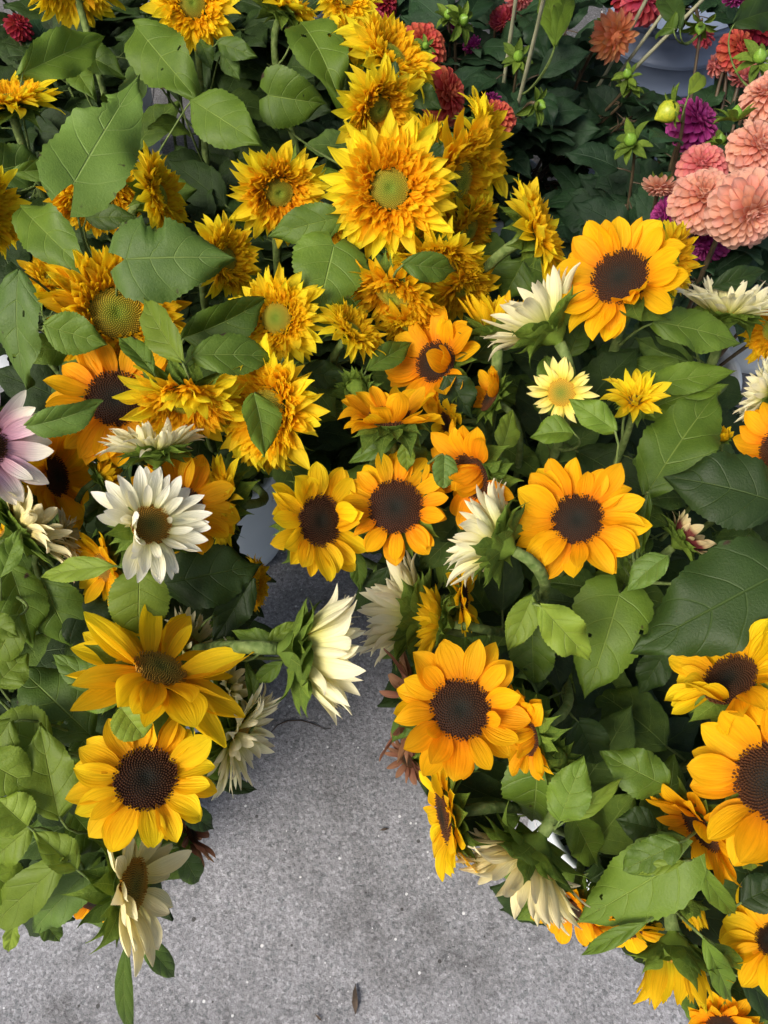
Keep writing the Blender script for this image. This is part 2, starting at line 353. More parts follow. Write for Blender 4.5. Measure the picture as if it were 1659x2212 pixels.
def inner_mesh(rd, variant, matname):
    key = (round(rd, 3), variant, matname)
    if key in INNER: return INNER[key]
    rnd = random.Random(variant * 7 + 5); mb = MB()
    for i in range(260):
        q = i / 260; a = i * 2.399963 + rnd.uniform(-.3, .3)
        r0 = rd * (.93 + .75 * q) ; L = .075 + .11 * q * rnd.uniform(.6, 1.3)
        el = R(66 - 46 * q + rnd.uniform(-14, 14))
        vs, fs, uvs = petal_geo('strap', rnd, nu=4, nv=2, bend=rnd.uniform(-.2, .9), cup=rnd.uniform(.2, .6), ridge=0, twist=rnd.uniform(-.9, .9))
        mt = Matrix.Rotation(a, 4, 'Z') @ Matrix.Translation((0, r0, .005)) @ Matrix.Rotation(el, 4, 'X') @ Matrix.Rotation(rnd.uniform(-.6, .6), 4, 'Y') @ Matrix.Diagonal((L * rnd.uniform(.9, 1.6), L, L, 1))
        mb.add([mt @ Vector(p) for p in vs], fs, 0, [(u, v * .9) for u, v in uvs])
    INNER[key] = mb.mesh('inner_petals', [M[matname]]); return INNER[key]

# ------------------------------------------------------------------ objects
def link(name, data, parent=None, mw=None):
    o = bpy.data.objects.new(name, data); COL.objects.link(o)
    if parent is not None: o.parent = parent
    if mw is not None: o.matrix_basis = mw
    return o
def tag(o, label, cat, group=None):
    o['label'] = label; o['category'] = cat
    if group: o['group'] = group
def frame_from(nrm, hint=Vector((0, 0, 1))):
    z = nrm.normalized(); x = hint.cross(z)
    if x.length < 1e-3: x = Vector((1, 0, 0)).cross(z)
    x.normalize(); y = z.cross(x)
    return Matrix((x, y, z)).transposed()

# ================================================================== SETTING: ground
def ground_mat():
    m, n, l, b, out = mat('concrete_ground')
    tc = n.new('ShaderNodeTexCoord'); P = tc.outputs['Object']
    def noise(s, d=4, rough=.55):
        x = n.new('ShaderNodeTexNoise'); x.inputs['Scale'].default_value = s; x.inputs['Detail'].default_value = d; x.inputs['Roughness'].default_value = rough; l.new(P, x.inputs[0]); return x.outputs[0]
    big = noise(3.0, 4); mid = noise(14, 4); fine = noise(150, 4, .65); finer = noise(340, 3, .65)
    c = ramp(n, l, fine, [(.36, (.055, .055, .056)), (.45, (.19, .19, .195)), (.56, (.36, .36, .37)), (.68, (.56, .56, .57))])
    c = mix(n, l, .45, c, ramp(n, l, finer, [(.36, (.08, .08, .083)), (.64, (.50, .50, .51))]))
    def cells(sc_):
        v = n.new('ShaderNodeTexVoronoi'); v.inputs['Scale'].default_value = sc_; l.new(P, v.inputs[0])
        q = n.new('ShaderNodeSeparateXYZ'); l.new(v.outputs['Color'], q.inputs[0]); return q.outputs[0]
    g1 = ramp(n, l, cells(230), [(0, (.03, .03, .031)), (.2, (.17, .17, .174)), (.55, (.33, .33, .335)), (.85, (.48, .48, .485)), (1, (.82, .82, .83))])
    g2 = ramp(n, l, cells(125), [(0, (.07, .10, .102)), (.2, (.24, .24, .246)), (.8, (.33, .33, .34)), (1, (.55, .55, .56))])
    c = mix(n, l, .55, c, mix(n, l, .45, g1, g2))
    patch = ramp(n, l, math_(n, l, 'ADD', math_(n, l, 'MULTIPLY', big, .6), math_(n, l, 'MULTIPLY', mid, .4)), [(.35, (.36, .355, .355)), (.47, (.63, .63, .645)), (.66, (.84, .84, .87))])
    c = mix(n, l, 1.0, c, patch, 'MULTIPLY')
    vo = n.new('ShaderNodeTexVoronoi'); vo.inputs['Scale'].default_value = 95; l.new(P, vo.inputs[0])
    sv = n.new('ShaderNodeSeparateXYZ'); l.new(vo.outputs['Color'], sv.inputs[0])
    chip = math_(n, l, 'MULTIPLY', math_(n, l, 'GREATER_THAN', sv.outputs[0], .915), math_(n, l, 'LESS_THAN', vo.outputs['Distance'], math_(n, l, 'MULTIPLY_ADD', sv.outputs[1], .26, .03)))
    c = mix(n, l, math_(n, l, 'MULTIPLY', chip, .75), c, (.66, .66, .66))
    vo2 = n.new('ShaderNodeTexVoronoi'); vo2.inputs['Scale'].default_value = 60; l.new(P, vo2.inputs[0])
    sv2 = n.new('ShaderNodeSeparateXYZ'); l.new(vo2.outputs['Color'], sv2.inputs[0])
    pit = math_(n, l, 'MULTIPLY', math_(n, l, 'GREATER_THAN', sv2.outputs[0], .955), math_(n, l, 'LESS_THAN', vo2.outputs['Distance'], math_(n, l, 'MULTIPLY_ADD', sv2.outputs[1], .2, .05)))
    c = mix(n, l, math_(n, l, 'MULTIPLY', pit, .85), c, (.035, .033, .03))
    l.new(c, b.inputs['Base Color']); b.inputs['Roughness'].default_value = .75; b.inputs['Specular IOR Level'].default_value = .3
    h = math_(n, l, 'ADD', math_(n, l, 'ADD', fine, math_(n, l, 'MULTIPLY', finer, .5)), math_(n, l, 'ADD', math_(n, l, 'MULTIPLY', chip, .4), math_(n, l, 'MULTIPLY', pit, -1.0)))
    bp = n.new('ShaderNodeBump'); bp.inputs['Strength'].default_value = .8; bp.inputs['Distance'].default_value = .003
    l.new(h, bp.inputs['Height']); l.new(bp.outputs[0], b.inputs['Normal'])
    return m
mb = MB(); mb.add([(-40, -40, 0), (40, -40, 0), (40, 40, 0), (-40, 40, 0)], [(0, 1, 2, 3)])
g = link('ground', mb.mesh('ground', [ground_mat()], False)); g['kind'] = 'structure'

# ================================================================== buckets
M['bucket_white'] = plain_mat('white_bucket_plastic', (.62, .68, .72), (.72, .77, .80), 6, .4, .08, .4)
M['bucket_blue'] = plain_mat('blue_grey_bucket_plastic', (.16, .20, .29), (.21, .26, .36), 5, .45, .1, .4)
M['wire'] = plain_mat('handle_wire', (.35, .35, .36), (.45, .45, .46), 60, .35, .1, .5)
BUCKETS = {}
def bucket(key, x, y, rt, rb, h, material, label, rings=()):
    root = link('flower_bucket', None, None, Matrix.Translation((x, y, 0))); root.empty_display_size = .05
    tag(root, label, 'bucket', 'flower buckets on the concrete')
    mb = MB()
    prof = [(.001, .004), (rb - .006, .004), (rb, .010)]
    for k in range(1, 13):
        q = k / 12; r = rb + (rt - rb) * q; prof.append((r, .01 + (h - .01) * q))
    for rg in rings:
        r = rb + (rt - rb) * rg
        prof += [(r + .0005, h * rg - .006), (r + .007, h * rg - .003), (r + .007, h * rg + .003), (r + .0005, h * rg + .006)]
    prof = prof[:3] + sorted(prof[3:], key=lambda a: a[1])
    prof += [(rt - .004, h), (rt - .005, h - .02), (rb - .003, .02), (.001, .018)]
    lathe(mb, prof, 48)
    link('wall', mb.mesh('bucket_wall', [material]), root)
    mb = MB(); ring = [(rt + .002, h - .014), (rt + .010, h - .012), (rt + .012, h - .002), (rt + .008, h + .004), (rt - .001, h + .003), (rt - .003, h - .008)]
    lathe(mb, ring + ring[:1], 48); link('rim', mb.mesh('bucket_rim', [material]), root)
    mb = MB(); tube(mb, [Vector((math.cos(a) * (rt + .013), -math.sin(a) * (rt + .016) * .55, h - .03 - math.sin(a) * (rt * .8))) for a in [math.pi * i / 20 for i in range(21)]], .0018, 6)
    link('handle', mb.mesh('bucket_handle', [M['wire']]), root)
    BUCKETS[key] = (Vector((x, y, 0)), rt, rb, h)
bucket('A1', -.355, .93, .135, .115, .33, M['bucket_white'], 'pale white plastic bucket whose foot shows behind the two touching dark-centred sunflowers')
bucket('A2', .02, 1.16, .135, .110, .33, M['bucket_white'], 'white plastic bucket hidden under the tallest double yellow sunflowers')
bucket('B1', -.53, .235, .130, .108, .33, M['bucket_white'], 'white bucket under the cream sunflower and bright leaves at the open floor')
bucket('B2', -.46, .52, .130, .108, .33, M['bucket_white'], 'white bucket under the white sunflower with the folded petals')
bucket('C1', .27, .62, .135, .110, .33, M['bucket_white'], 'white bucket under the dark-centred sunflowers beside the concrete gap')
bucket('C2', .385, .25, .135, .110, .35, M['bucket_white'], 'white bucket peeping out beside the hanging cream sunflower head')
bucket('D1', .62, 1.14, .135, .110, .36, M['bucket_white'], 'bucket under the peach ball dahlias')
bucket('D2', .80, 2.30, .185, .150, .56, M['bucket_blue'], 'tall blue-grey ribbed plastic bucket of red dahlias', rings=(.55, .70, .84))
bucket('D3', .25, 1.72, .150, .120, .40, M['bucket_white'], 'bucket under the coral dahlias and tall leafy stems')

bucket('A3', -.48, 1.62, .135, .110, .33, M['bucket_white'], 'bucket of leafy stems behind the tall double yellow sunflowers')
bucket('A6', -.85, 2.35, .135, .110, .33, M['bucket_white'], 'bucket of dark leafy stems behind the downward-hanging double sunflower')
bucket('A7', -.35, 2.75, .135, .110, .33, M['bucket_white'], 'bucket of dark leafy stems behind the upward-facing double sunflower')
bucket('A5', -.98, 1.50, .135, .110, .33, M['bucket_white'], 'bucket of leafy stems beside the side-on double sunflower and its arching leaf')
bucket('A4', -.05, 2.05, .135, .110, .33, M['bucket_white'], 'bucket of leafy stems behind the long sideways double sunflower')
bucket('D4', 1.02, 1.55, .140, .112, .38, M['bucket_white'], 'bucket of dahlia foliage beside the tall blue-grey bucket')
# ================================================================== flower stems and bodies
STEMS = []        # (root, base location, [points], bucket, kind)
HEADPX = []       # (px, py, radius px, depth)
rng = random.Random(4)
def view_normal(x, y, theta, phi):
    d = ray(x, y); back = -d
    r = RGT - back * RGT.dot(back); r.normalize(); u = back.cross(r)
    t, p = R(theta), R(phi)
    return (r * math.cos(t) + u * math.sin(t)) * math.sin(p) + back * math.cos(p)
def stem_path(hp, nrm, bk, hook=.09):
    c, rt, rb, h = BUCKETS[bk]
    d = Vector((hp.x - c.x, hp.y - c.y, 0)); L = max(d.length, 1e-4)
    jit = Vector((rng.uniform(-.03, .03), rng.uniform(-.03, .03), 0))
    m = c + d / L * min(L * .45, rt - .035) + jit * .6; m.z = h + .01
    mm = Vector((m.x - c.x, m.y - c.y, 0))
    if mm.length > rt - .02: m = c + mm.normalized() * (rt - .022); m.z = h + .01
    b = c - d / L * min(L * .2, rb - .05) + jit; b.z = .03
    bb = Vector((b.x - c.x, b.y - c.y, 0))
    if bb.length > rb - .025: b = c + bb.normalized() * (rb - .03); b.z = .03
    p3 = m; tn = (m - b).normalized()
    gap = max(.05, (hp - m).length)
    back = -nrm
    pts = bez(hp, hp + back * min(hook, gap * .3), m + tn * gap * .45, p3, 16)
    return pts + bez(p3, p3 - tn * .08, b + tn * .05, b, 4)[1:]
def make_stem(root, base, pts, r0, r1, material):
    mb = MB(); k = len(pts)
    tube(mb, [p - base for p in pts], [(r0 + (r1 - r0) * i / (k - 1)) * rng.uniform(.86, 1.08) for i in range(k)], 9)
    link('stem', mb.mesh('stem', [material]), root)

KINDS = {
 # style, disk radius, rings [(count, r0, length, elevation, z)], petal kind, petal materials, extra inner ruffle
 'dark':   ('dark', .205, [(13, .175, .325, 15, .004), (12, .165, .34, 3, -.018)], 'ray', ['gold']),
 'double': ('green', .125, [(20, .15, .35, -3, -.02), (21, .15, .335, 8, -.01), (22, .145, .28, 18, 0), (22, .14, .21, 30, .004)], 'narrow', ['yellow', 'yellow', 'yellow', 'orange']),
 'amber':  ('green', .165, [(22, .18, .31, -3, -.02), (23, .18, .29, 9, -.01), (24, .175, .23, 20, 0), (24, .17, .17, 34, .004)], 'narrow', ['amber', 'amber', 'orange', 'orange']),
 'white':  ('gold', .165, [(14, .14, .36, 12, .002), (13, .135, .37, 2, -.016)], 'long', ['white']),
 'cream':  ('gold', .165, [(14, .14, .36, 12, .002), (13, .135, .37, 2, -.016)], 'long', ['cream']),
 'shag':   ('gold', .155, [(23, .14, .37, 2, -.016), (23, .14, .36, 10, -.004), (16, .12, .32, 22, .006)], 'slim', ['ivory']),
 'whiteopen': ('gold', .17, [(16, .145, .36, 1, -.016), (16, .145, .35, 12, -.004), (9, .14, .24, 34, .004)], 'wide', ['white']),
 'lemon':  ('lemon', .20, [(15, .175, .30, 14, .002), (14, .17, .32, 2, -.016)], 'narrow', ['lemon']),
 'yellow': ('gold', .165, [(12, .14, .36, 14, .002), (12, .135, .37, 4, -.016)], 'mid', ['sunyellow']),
 'pink':   ('dark', .17, [(14, .14, .36, 12, .002), (14, .135, .37, 2, -.016)], 'long', ['pink']),
 'half':   ('gold', .15, [(16, .15, .34, 8, -.01), (16, .14, .32, 18, 0), (14, .10, .26, 34, .01)], 'narrow', ['greenyellow']),
 'star':   ('gold', .10, [(15, .12, .36, 18, -.01), (15, .11, .32, 36, 0), (12, .08, .24, 56, .01), (8, .05, .18, 72, .015)], 'narrow', ['yellow']),
 'bronze': ('dark', .16, [(9, .14, .36, 12, .002), (9, .135, .37, 0, -.016)], 'long', ['bronze']),
 'striped': ('dark', .15, [(10, .14, .30, 12, .002), (10, .135, .30, 4, -.016)], 'long', ['striped']),
}
GROUP = {'dark': 'dark-centred golden sunflowers', 'double': 'double yellow sunflowers', 'amber': 'double yellow sunflowers', 'white': 'white and cream sunflowers',
         'cream': 'white and cream sunflowers', 'lemon': 'white and cream sunflowers', 'half': 'half-open yellow sunflowers', 'yellow': 'dark-centred golden sunflowers',
         'whiteopen': 'white and cream sunflowers', 'shag': 'white and cream sunflowers', 'pink': 'coloured sunflowers', 'bronze': 'coloured sunflowers', 'striped': 'coloured sunflowers', 'star': 'half-open yellow sunflowers'}
def sunflower(kind, bk, x, y, D, th, ph, dz, label, elev=0, fold=(), rd=None, drop=(), el=None, bracts=11, name='sunflower', wob=1.0, spin=None, mats=None):
    style, rdk, rings, pk, pm = KINDS[kind]; rv = random.Random(int(x * 31 + y * 17))
    if kind == 'dark':
        rd = round((rd or rdk) * rv.uniform(.88, 1.08), 2); mats = mats or [rv.choice(['gold', 'gold', 'sunyellow', 'deepgold'])]
    rd = rd or rdk; pm = mats or pm
    hp = at_z(x, y, zdef(y) + dz); nrm = view_normal(x, y, th, ph)
    if kind in ('double', 'amber'): D = D * 1.09
    Dm = D / F * depth_of(hp)
    rnd = random.Random(int(x * 13 + y * 7))
    stem_at = hp - nrm * Dm * .16
    pts = stem_path(stem_at, nrm, bk)
    base = pts[-1].copy()
    root = link(name, None, None, Matrix.Translation(base)); root.empty_display_size = .03
    tag(root, label, 'sunflower', GROUP[kind])
    make_stem(root, base, pts, min(.0065, Dm * .05), .0055, M['stem'])
    fr = frame_from(nrm, UPV) .to_4x4()
    hm = Matrix.Translation(hp - base) @ fr @ Matrix.Diagonal((Dm, Dm, Dm, 1))
    head = link('flower_head', head_mesh(style, rd), root, hm)
    age = rnd.gauss(0, 4); thin_ = rnd.choice((-1, 0, 0, 1, 2, 2))
    for ri, (cnt, r0, L, e0, z0) in enumerate(rings):
        bnk = bank(pk, pm[min(ri, len(pm) - 1)])
        a0 = rnd.uniform(0, 6.28); cnt = cnt + thin_
        r0 = r0 + (rd - rdk)
        L = L - (rd - rdk)
        for i in range(cnt):
            a = a0 + 2 * math.pi * i / cnt + rnd.uniform(-.12, .12) * wob
            adeg = math.degrees(a) % 360
            e = e0 + elev + age + rnd.gauss(0, 9) * wob
            Lp = L * (rnd.uniform(.74, 1.12) if pk == 'narrow' else rnd.uniform(.84, 1.10)); jit = wob * (1.6 if pk == 'narrow' else 1.15)
            skip = False
            if rnd.random() < .04: Lp *= .72; e += rnd.uniform(10, 40)
            for (fa, fw, fe) in fold:      # angle in the head's own frame (0 = its up side), half width, elevation there
                if abs((adeg - fa + 180) % 360 - 180) < fw: e = fe + rnd.uniform(-12, 12)
            for (fa, fw) in drop:
                if abs((adeg - fa + 180) % 360 - 180) < fw: skip = True
            if skip: continue
            mt = Matrix.Rotation(a, 4, 'Z') @ Matrix.Translation((0, r0, z0)) @ Matrix.Rotation(R(e), 4, 'X') @ Matrix.Rotation(rnd.gauss(0, .22) * jit, 4, 'Y') @ Matrix.Rotation(rnd.gauss(0, .09) * jit, 4, 'Z') @ Matrix.Diagonal((Lp * rnd.uniform(.78, 1.2), Lp, Lp, 1))
            link('petal', rnd.choice(bnk), head, mt)
    if kind in ('double', 'amber'):
        ip = link('inner_petals', inner_mesh(rd, rnd.randrange(3), 'orange'), head); ip['kind'] = 'stuff'
    bb = bank('bract', 'bract')
    for ring_, (r0, L, e0, z0) in enumerate(((rd * .92, .23, -2, -.045), (rd * .72, .27, -14, -.085))):
        for i in range(bracts):
            a = 2 * math.pi * (i + .5 * ring_) / bracts + rnd.uniform(-.15, .15)
            Lp = L * rnd.uniform(.75, 1.2)
            e = e0 + elev * .75 + rnd.gauss(0, 9)
            mt = Matrix.Rotation(a, 4, 'Z') @ Matrix.Translation((0, r0, z0)) @ Matrix.Rotation(R(e), 4, 'X') @ Matrix.Rotation(rnd.gauss(0, .2), 4, 'Y') @ Matrix.Diagonal((Lp * rnd.uniform(.9, 1.3), Lp, Lp, 1))
            link('bract', rnd.choice(bb), head, mt)
    px = to_px(hp); HEADPX.append((px[0], px[1], D * .5, px[2]))
    STEMS.append((root, base, pts, bk, kind))
    return root

S = sunflower
# ---- tall double yellow sunflowers (buckets A1, A2)
S('double', 'A1', 150, -42, 230, -90, 45, .02, 'double yellow sunflower with petals hanging down beside the red bloom')
S('double', 'A1', 416, 8, 200, 100, 14, .03, 'double yellow sunflower facing up above the paired hanging leaves')
S('double', 'A2', 612, 14, 170, 62, 96, .0, 'double yellow sunflower seen from behind with green bracts over narrow dark gaps')
S('double', 'A2', 748, -8, 150, 60, 30, .0, 'double yellow sunflower touching the dark crimson dahlia')
S('double', 'A2', 848, 118, 235, 52, 66, .02, 'long sideways double yellow sunflower against the coral dahlias')
S('double', 'A2', 818, 235, 205, -40, 40, .03, 'double yellow sunflower directly behind the largest double bloom')
S('double', 'A2', 842, 408, 300, 80, 8, .08, 'largest double yellow sunflower with round green centre')
S('double', 'A1', 603, 415, 222, -70, 22, .02, 'double yellow sunflower with green centre left open between dark leaves')
S('double', 'A1', -25, 455, 215, -5, 48, .05, 'double yellow sunflower beside the small side-on yellow bloom and arching green leaf')
S('double', 'A1', 18, 215, 205, 95, 78, .02, 'small side-on double yellow sunflower under the broad toothed leaf')
S('amber', 'A1', 208, 425, 215, -90, 48, -.05, 'amber double sunflower half covered by the big bitten leaf')
S('double', 'A1', 345, 420, 190, 15, 66, -.02, 'sideways double sunflower next to the bitten leaf', mats=['yellow', 'yellow', 'orange', 'orange'])
S('double', 'A1', 490, 560, 185, 10, 45, -.03, 'double sunflower tucked behind the ragged brown-edged leaf', mats=['yellow', 'yellow', 'orange', 'orange'])
S('double', 'A2', 1045, 312, 225, 12, 78, .01, 'upright side-on double sunflower in front of the dark dahlia foliage', mats=['yellow', 'yellow', 'orange', 'orange'])
S('amber', 'A2', 990, 395, 280, -15, 62, .0, 'amber double sunflower turned away just behind the largest double bloom', mats=['amber', 'orange', 'orange', 'orange'])
S('double', 'A2', 1162, 500, 235, 28, 82, .05, 'side-on double yellow sunflower on a thick hairy stem')
S('amber', 'A2', 945, 580, 235, -80, 52, -.01, 'amber double sunflower facing down under the largest double bloom', mats=['yellow', 'yellow', 'orange', 'orange'])
S('amber', 'A2', 850, 640, 215, -115, 60, .0, 'shaggy amber double sunflower over the narrow sideways bloom', mats=['amber', 'orange', 'orange', 'orange'])
S('double', 'A2', 762, 712, 165, 50, 66, .01, 'small sideways double sunflower beside the heart-shaped leaf', mats=['yellow', 'yellow', 'orange', 'orange'])
S('double', 'A1', 597, 688, 215, 160, 20, .02, 'double yellow sunflower with brown-green centre beside the heart-shaped leaf', rd=.14)
S('amber', 'A1', 252, 678, 305, 60, 16, .0, 'broad shaggy orange double sunflower with a large dark green centre', mats=['amber', 'orange', 'orange', 'orange'])
S('double', 'A1', 400, 868, 270, -90, 52, .04, 'double yellow sunflower nodding under a leafy stem top', fold=[(0, 40, 60)])
S('double', 'A1', 578, 882, 285, 185, 38, .02, 'large double yellow sunflower turned away from the green closed bud', rd=.14)
S('double', 'A1', 278, 570, 110, 80, 70, -.07, 'small yellow double sunflower peeping above the shaggy orange one', mats=['yellow', 'yellow', 'orange', 'orange'])
S('double', 'A2', 1455, 560, 175, 5, 70, -.06, 'double sunflower mostly hidden behind the dark-centred sunflower below the dahlias', mats=['yellow', 'yellow', 'orange', 'orange'])
S('double', 'A2', 770, 95, 150, 60, 60, -.03, 'double yellow sunflower squeezed under the crimson dahlia')
S('amber', 'A2', 1010, 500, 170, -30, 60, -.06, 'amber double sunflower buried between other double blooms', mats=['yellow', 'yellow', 'orange', 'orange'])
for (x_, y_, d_, t_, p_, z_, l_) in ((1000, 625, 165, -60, 55, -.04, 'amber double sunflower wedged over the half-open yellow one'), (905, 545, 160, -90, 50, -.05, 'amber double sunflower peeping under the petals of the largest one'),
                       (885, 705, 150, -100, 62, -.03, 'golden double sunflower below the shaggy amber one'), (705, 512, 105, -60, 50, -.04, 'small double sunflower peeping above the heart-shaped leaf'),
                       (955, 470, 190, -20, 58, -.04, 'double sunflower pressed behind the largest one under a dark leaf'), (560, 960, 170, -120, 60, -.06, 'double sunflower low under the large one beside the green bud'),
                       (120, 600, 170, 100, 60, -.08, 'double sunflower behind the shaggy orange one and a long leaf'), (930, 320, 150, 10, 50, -.03, 'double sunflower behind the largest one beside the upright one')):
    S('double', 'A2' if x_ > 600 else 'A1', x_, y_, d_, t_, p_, z_, l_, mats=['yellow', 'orange', 'orange', 'orange'])
# ---- left mixed bouquet (B2, B1)
S('dark', 'B2', 250, 862, 295, 110, 22, .0, 'dark-centred golden sunflower half covered by a bent leaf', drop=[(250, 30)])
S('pink', 'B2', -42, 962, 310, 10, 20, .07, 'pink and white sunflower with dark centre')
S('shag', 'B2', 335, 972, 235, 96, 92, .03, 'side-on white sunflower under the nodding double bloom', elev=18)
S('whiteopen', 'B2', 326, 1134, 262, 30, 24, .06, 'open white sunflower with golden brown centre and petals folded inward', fold=[(118, 26, 62)], rd=.17)
S('dark', 'B2', 392, 1095, 250, 60, 25, .0, 'golden sunflower directly behind the open white one')
S('double', 'A1', 478, 1085, 205, 175, 74, -.04, 'narrow side-on golden sunflower by the pale bucket foot', mats=['yellow', 'yellow', 'orange', 'orange'])
S('double', 'A1', 552, 1262, 125, 0, 72, -.12, 'small orange sunflower hanging low under the pale bucket foot', mats=['orange'])
S('shag', 'B2', 55, 1140, 290, 38, 86, .0, 'cream sunflower opening under the pink and white one', elev=30, mats=['cream'])
S('yellow', 'B2', 222, 1225, 190, -160, 62, -.03, 'yellow sunflower under the open white one, only a few petals showing')
S('dark', 'B2', 118, 1030, 245, 10, 60, -.03, 'golden sunflower squeezed behind the pink and white one', mats=['amber'])
S('half', 'B2', 222, 1030, 130, 30, 75, -.03, 'green half-closed sunflower bud among golden petals', elev=50)
S('shag', 'B2', 140, 1160, 130, 20, 75, -.02, 'small cream sunflower partly under the opening cream one', elev=25, mats=['cream'])
S('shag', 'B2', 658, 1405, 368, -4, 96, .04, 'large white sunflower seen from behind with its stem lying sideways', elev=33)
S('yellow', 'B1', 345, 1448, 415, 66, 58, .05, 'large yellow sunflower with brown green centre, wide open over the dark-centred one', wob=1.3, rd=.14)
S('dark', 'B1', 315, 1682, 303, 70, 12, .06, 'dark-centred golden sunflower above the cream one at the open floor')
S('shag', 'B1', 515, 1590, 260, -25, 76, -.03, 'white sunflower tucked behind the dark-centred one at the open floor', elev=12)
S('shag', 'B1', 500, 1490, 220, 25, 80, -.06, 'white sunflower mostly hidden under the large yellow one', elev=12)
S('cream', 'B1', 286, 1912, 330, 0, 60, .03, 'cream sunflower with orange centre hanging over the open floor', fold=[(90, 24, 34)], wob=1.15)
S('dark', 'B1', 200, 1950, 150, -100, 70, -.10, 'golden sunflower under the cream one, only its petals showing')
S('shag', 'B2', 415, 1400, 190, 30, 60, -.08, 'white sunflower buried behind the large yellow one')
S('bronze', 'B1', 412, 1800, 150, 30, 70, -.10, 'withered bronze sunflower behind the cream one')
S('yellow', 'B1', 12, 1160, 130, 150, 60, -.01, 'yellow sunflower showing a sliver beside the opening cream one')
# ---- right bouquet (C1, C2)
S('dark', 'C1', 690, 1125, 268, 5, 36, .02, 'dark-centred sunflower turned sideways, petals touching its neighbour over the bucket gap', fold=[(270, 24, 85)])
S('dark', 'C1', 855, 1095, 245, 90, 8, .01, 'dark-centred sunflower facing up beside the sideways one at the bucket gap', rd=.235)
S('dark', 'C1', 842, 902, 235, 92, 66, .04, 'side-on dark-centred sunflower with leafy bracts under it', fold=[(185, 16, 70)])
S('dark', 'C1', 1018, 1028, 250, 205, 50, .02, 'dark-centred sunflower turned away with curled petals and a chewed leaf', fold=[(280, 26, 95)])
S('dark', 'C1', 942, 782, 240, 150, 34, -.02, 'dark-centred sunflower below the shaggy amber one', fold=[(255, 20, 80)])
S('dark', 'C1', 1060, 860, 150, 150, 72, -.02, 'small golden sunflower unfolding between dark leaves', drop=[(200, 60)], elev=30)
S('dark', 'C1', 970, 920, 150, 200, 70, -.03, 'golden sunflower half hidden behind the turned-away dark-centred one')
S('half', 'C1', 1075, 705, 240, 92, 96, .0, 'half-open yellow sunflower standing side-on beside the white one', elev=42)
S('shag', 'C1', 1182, 705, 290, 128, 104, .02, 'white sunflower seen from behind under the dark-centred one by the dahlias', elev=34)
S('dark', 'C1', 1340, 600, 290, 120, 26, .06, 'dark-centred sunflower directly below the dahlias', fold=[(200, 22, 62)])
S('shag', 'C1', 1572, 672, 235, 82, 86, .0, 'side-on white sunflower with wide petals below the peach dahlias', elev=20)
S('double', 'C1', 1665, 712, 165, 180, 50, -.04, 'orange double sunflower touching the wide side-on white one', mats=['orange'])
S('lemon', 'C1', 1213, 848, 158, -160, 18, .0, 'small lemon sunflower with golden centre')
S('star', 'C1', 1372, 862, 165, 85, 42, .0, 'starry half-open yellow sunflower beside the small lemon one')
S('shag', 'C1', 1655, 850, 170, 160, 85, .0, 'white sunflower side-on beside the stacked long leaves', elev=20)
S('dark', 'C1', 1690, 975, 240, 185, 35, .02, 'golden sunflower over the broad dark leaf, cut by its leaf tip')
S('half', 'C1', 1562, 945, 75, 90, 40, -.03, 'tiny yellow bud opening among dark leaves', elev=60)
S('dark', 'C1', 1248, 1122, 290, 100, 10, .04, 'large dark-centred sunflower above the white one seen from behind')
S('striped', 'C1', 1475, 1165, 170, 40, 92, -.01, 'maroon and cream striped sunflower half open', elev=42)
S('shag', 'C1', 1072, 1172, 280, 155, 104, .04, 'white sunflower seen from behind on a curved hairy stem', elev=36)
S('shag', 'C1', 892, 1330, 300, 160, 104, -.05, 'shaded white sunflower seen from behind at the edge of the concrete gap', elev=36)
S('half', 'C1', 950, 1345, 200, 172, 92, -.02, 'yellow sunflower seen from behind over the largest dark-centred one', elev=25)
S('dark', 'C1', 1000, 1292, 175, 2, 80, -.03, 'thin side-on golden sunflower with dark centre edge beside the half-open yellow one')
S('dark', 'C1', 995, 1532, 312, 90, 5, .05, 'largest dark-centred sunflower beside the concrete gap', wob=.8)
S('dark', 'C1', 1135, 1582, 220, 198, 62, .04, 'small dark-centred sunflower turned away under the largest one', fold=[(270, 30, 75)])
S('bronze', 'C1', 885, 1520, 285, 178, 80, -.05, 'withered bronze sunflower behind the largest dark-centred one', elev=8)
S('bronze', 'C1', 880, 1640, 120, 215, 60, -.10, 'dark bronze sunflower low under the largest dark-centred one')
S('dark', 'C2', 962, 1760, 265, 190, 80, .0, 'side-on golden sunflower hanging over the concrete')
S('shag', 'C2', 1145, 1850, 340, -125, 104, .02, 'cream sunflower hanging face down with green bracts on top', elev=30, mats=['cream'])
S('dark', 'C2', 1235, 1965, 190, -110, 60, -.05, 'golden sunflower under the broad bright leaf, petals over the concrete')
S('dark', 'C2', 1352, 2010, 180, -90, 70, -.06, 'golden sunflower low behind the drooping half-open yellow one')
S('half', 'C2', 1458, 2065, 300, -94, 99, .03, 'half-open yellow sunflower drooping with long green bracts', elev=60)
S('dark', 'C2', 1578, 1470, 310, 128, 48, .04, 'dark-centred sunflower tilted up behind the biggest bloom', fold=[(185, 24, 70)])
S('dark', 'C2', 1672, 1690, 378, 170, 20, .08, 'biggest dark-centred golden sunflower with long striped petals')
S('dark', 'C2', 1515, 1790, 260, 215, 70, .0, 'golden sunflower side-on below the biggest bloom', fold=[(20, 40, 30)])
S('dark', 'C2', 1665, 2032, 240, 150, 35, .02, 'golden sunflower with small dark centre below the side-on one', rd=.13)
S('dark', 'C2', 1560, 2215, 170, -90, 50, -.02, 'golden sunflower under the drooping half-open yellow one')
S('half', 'C2', 1490, 1960, 130, -80, 110, .0, 'closed green sunflower head above the drooping half-open one', elev=70)

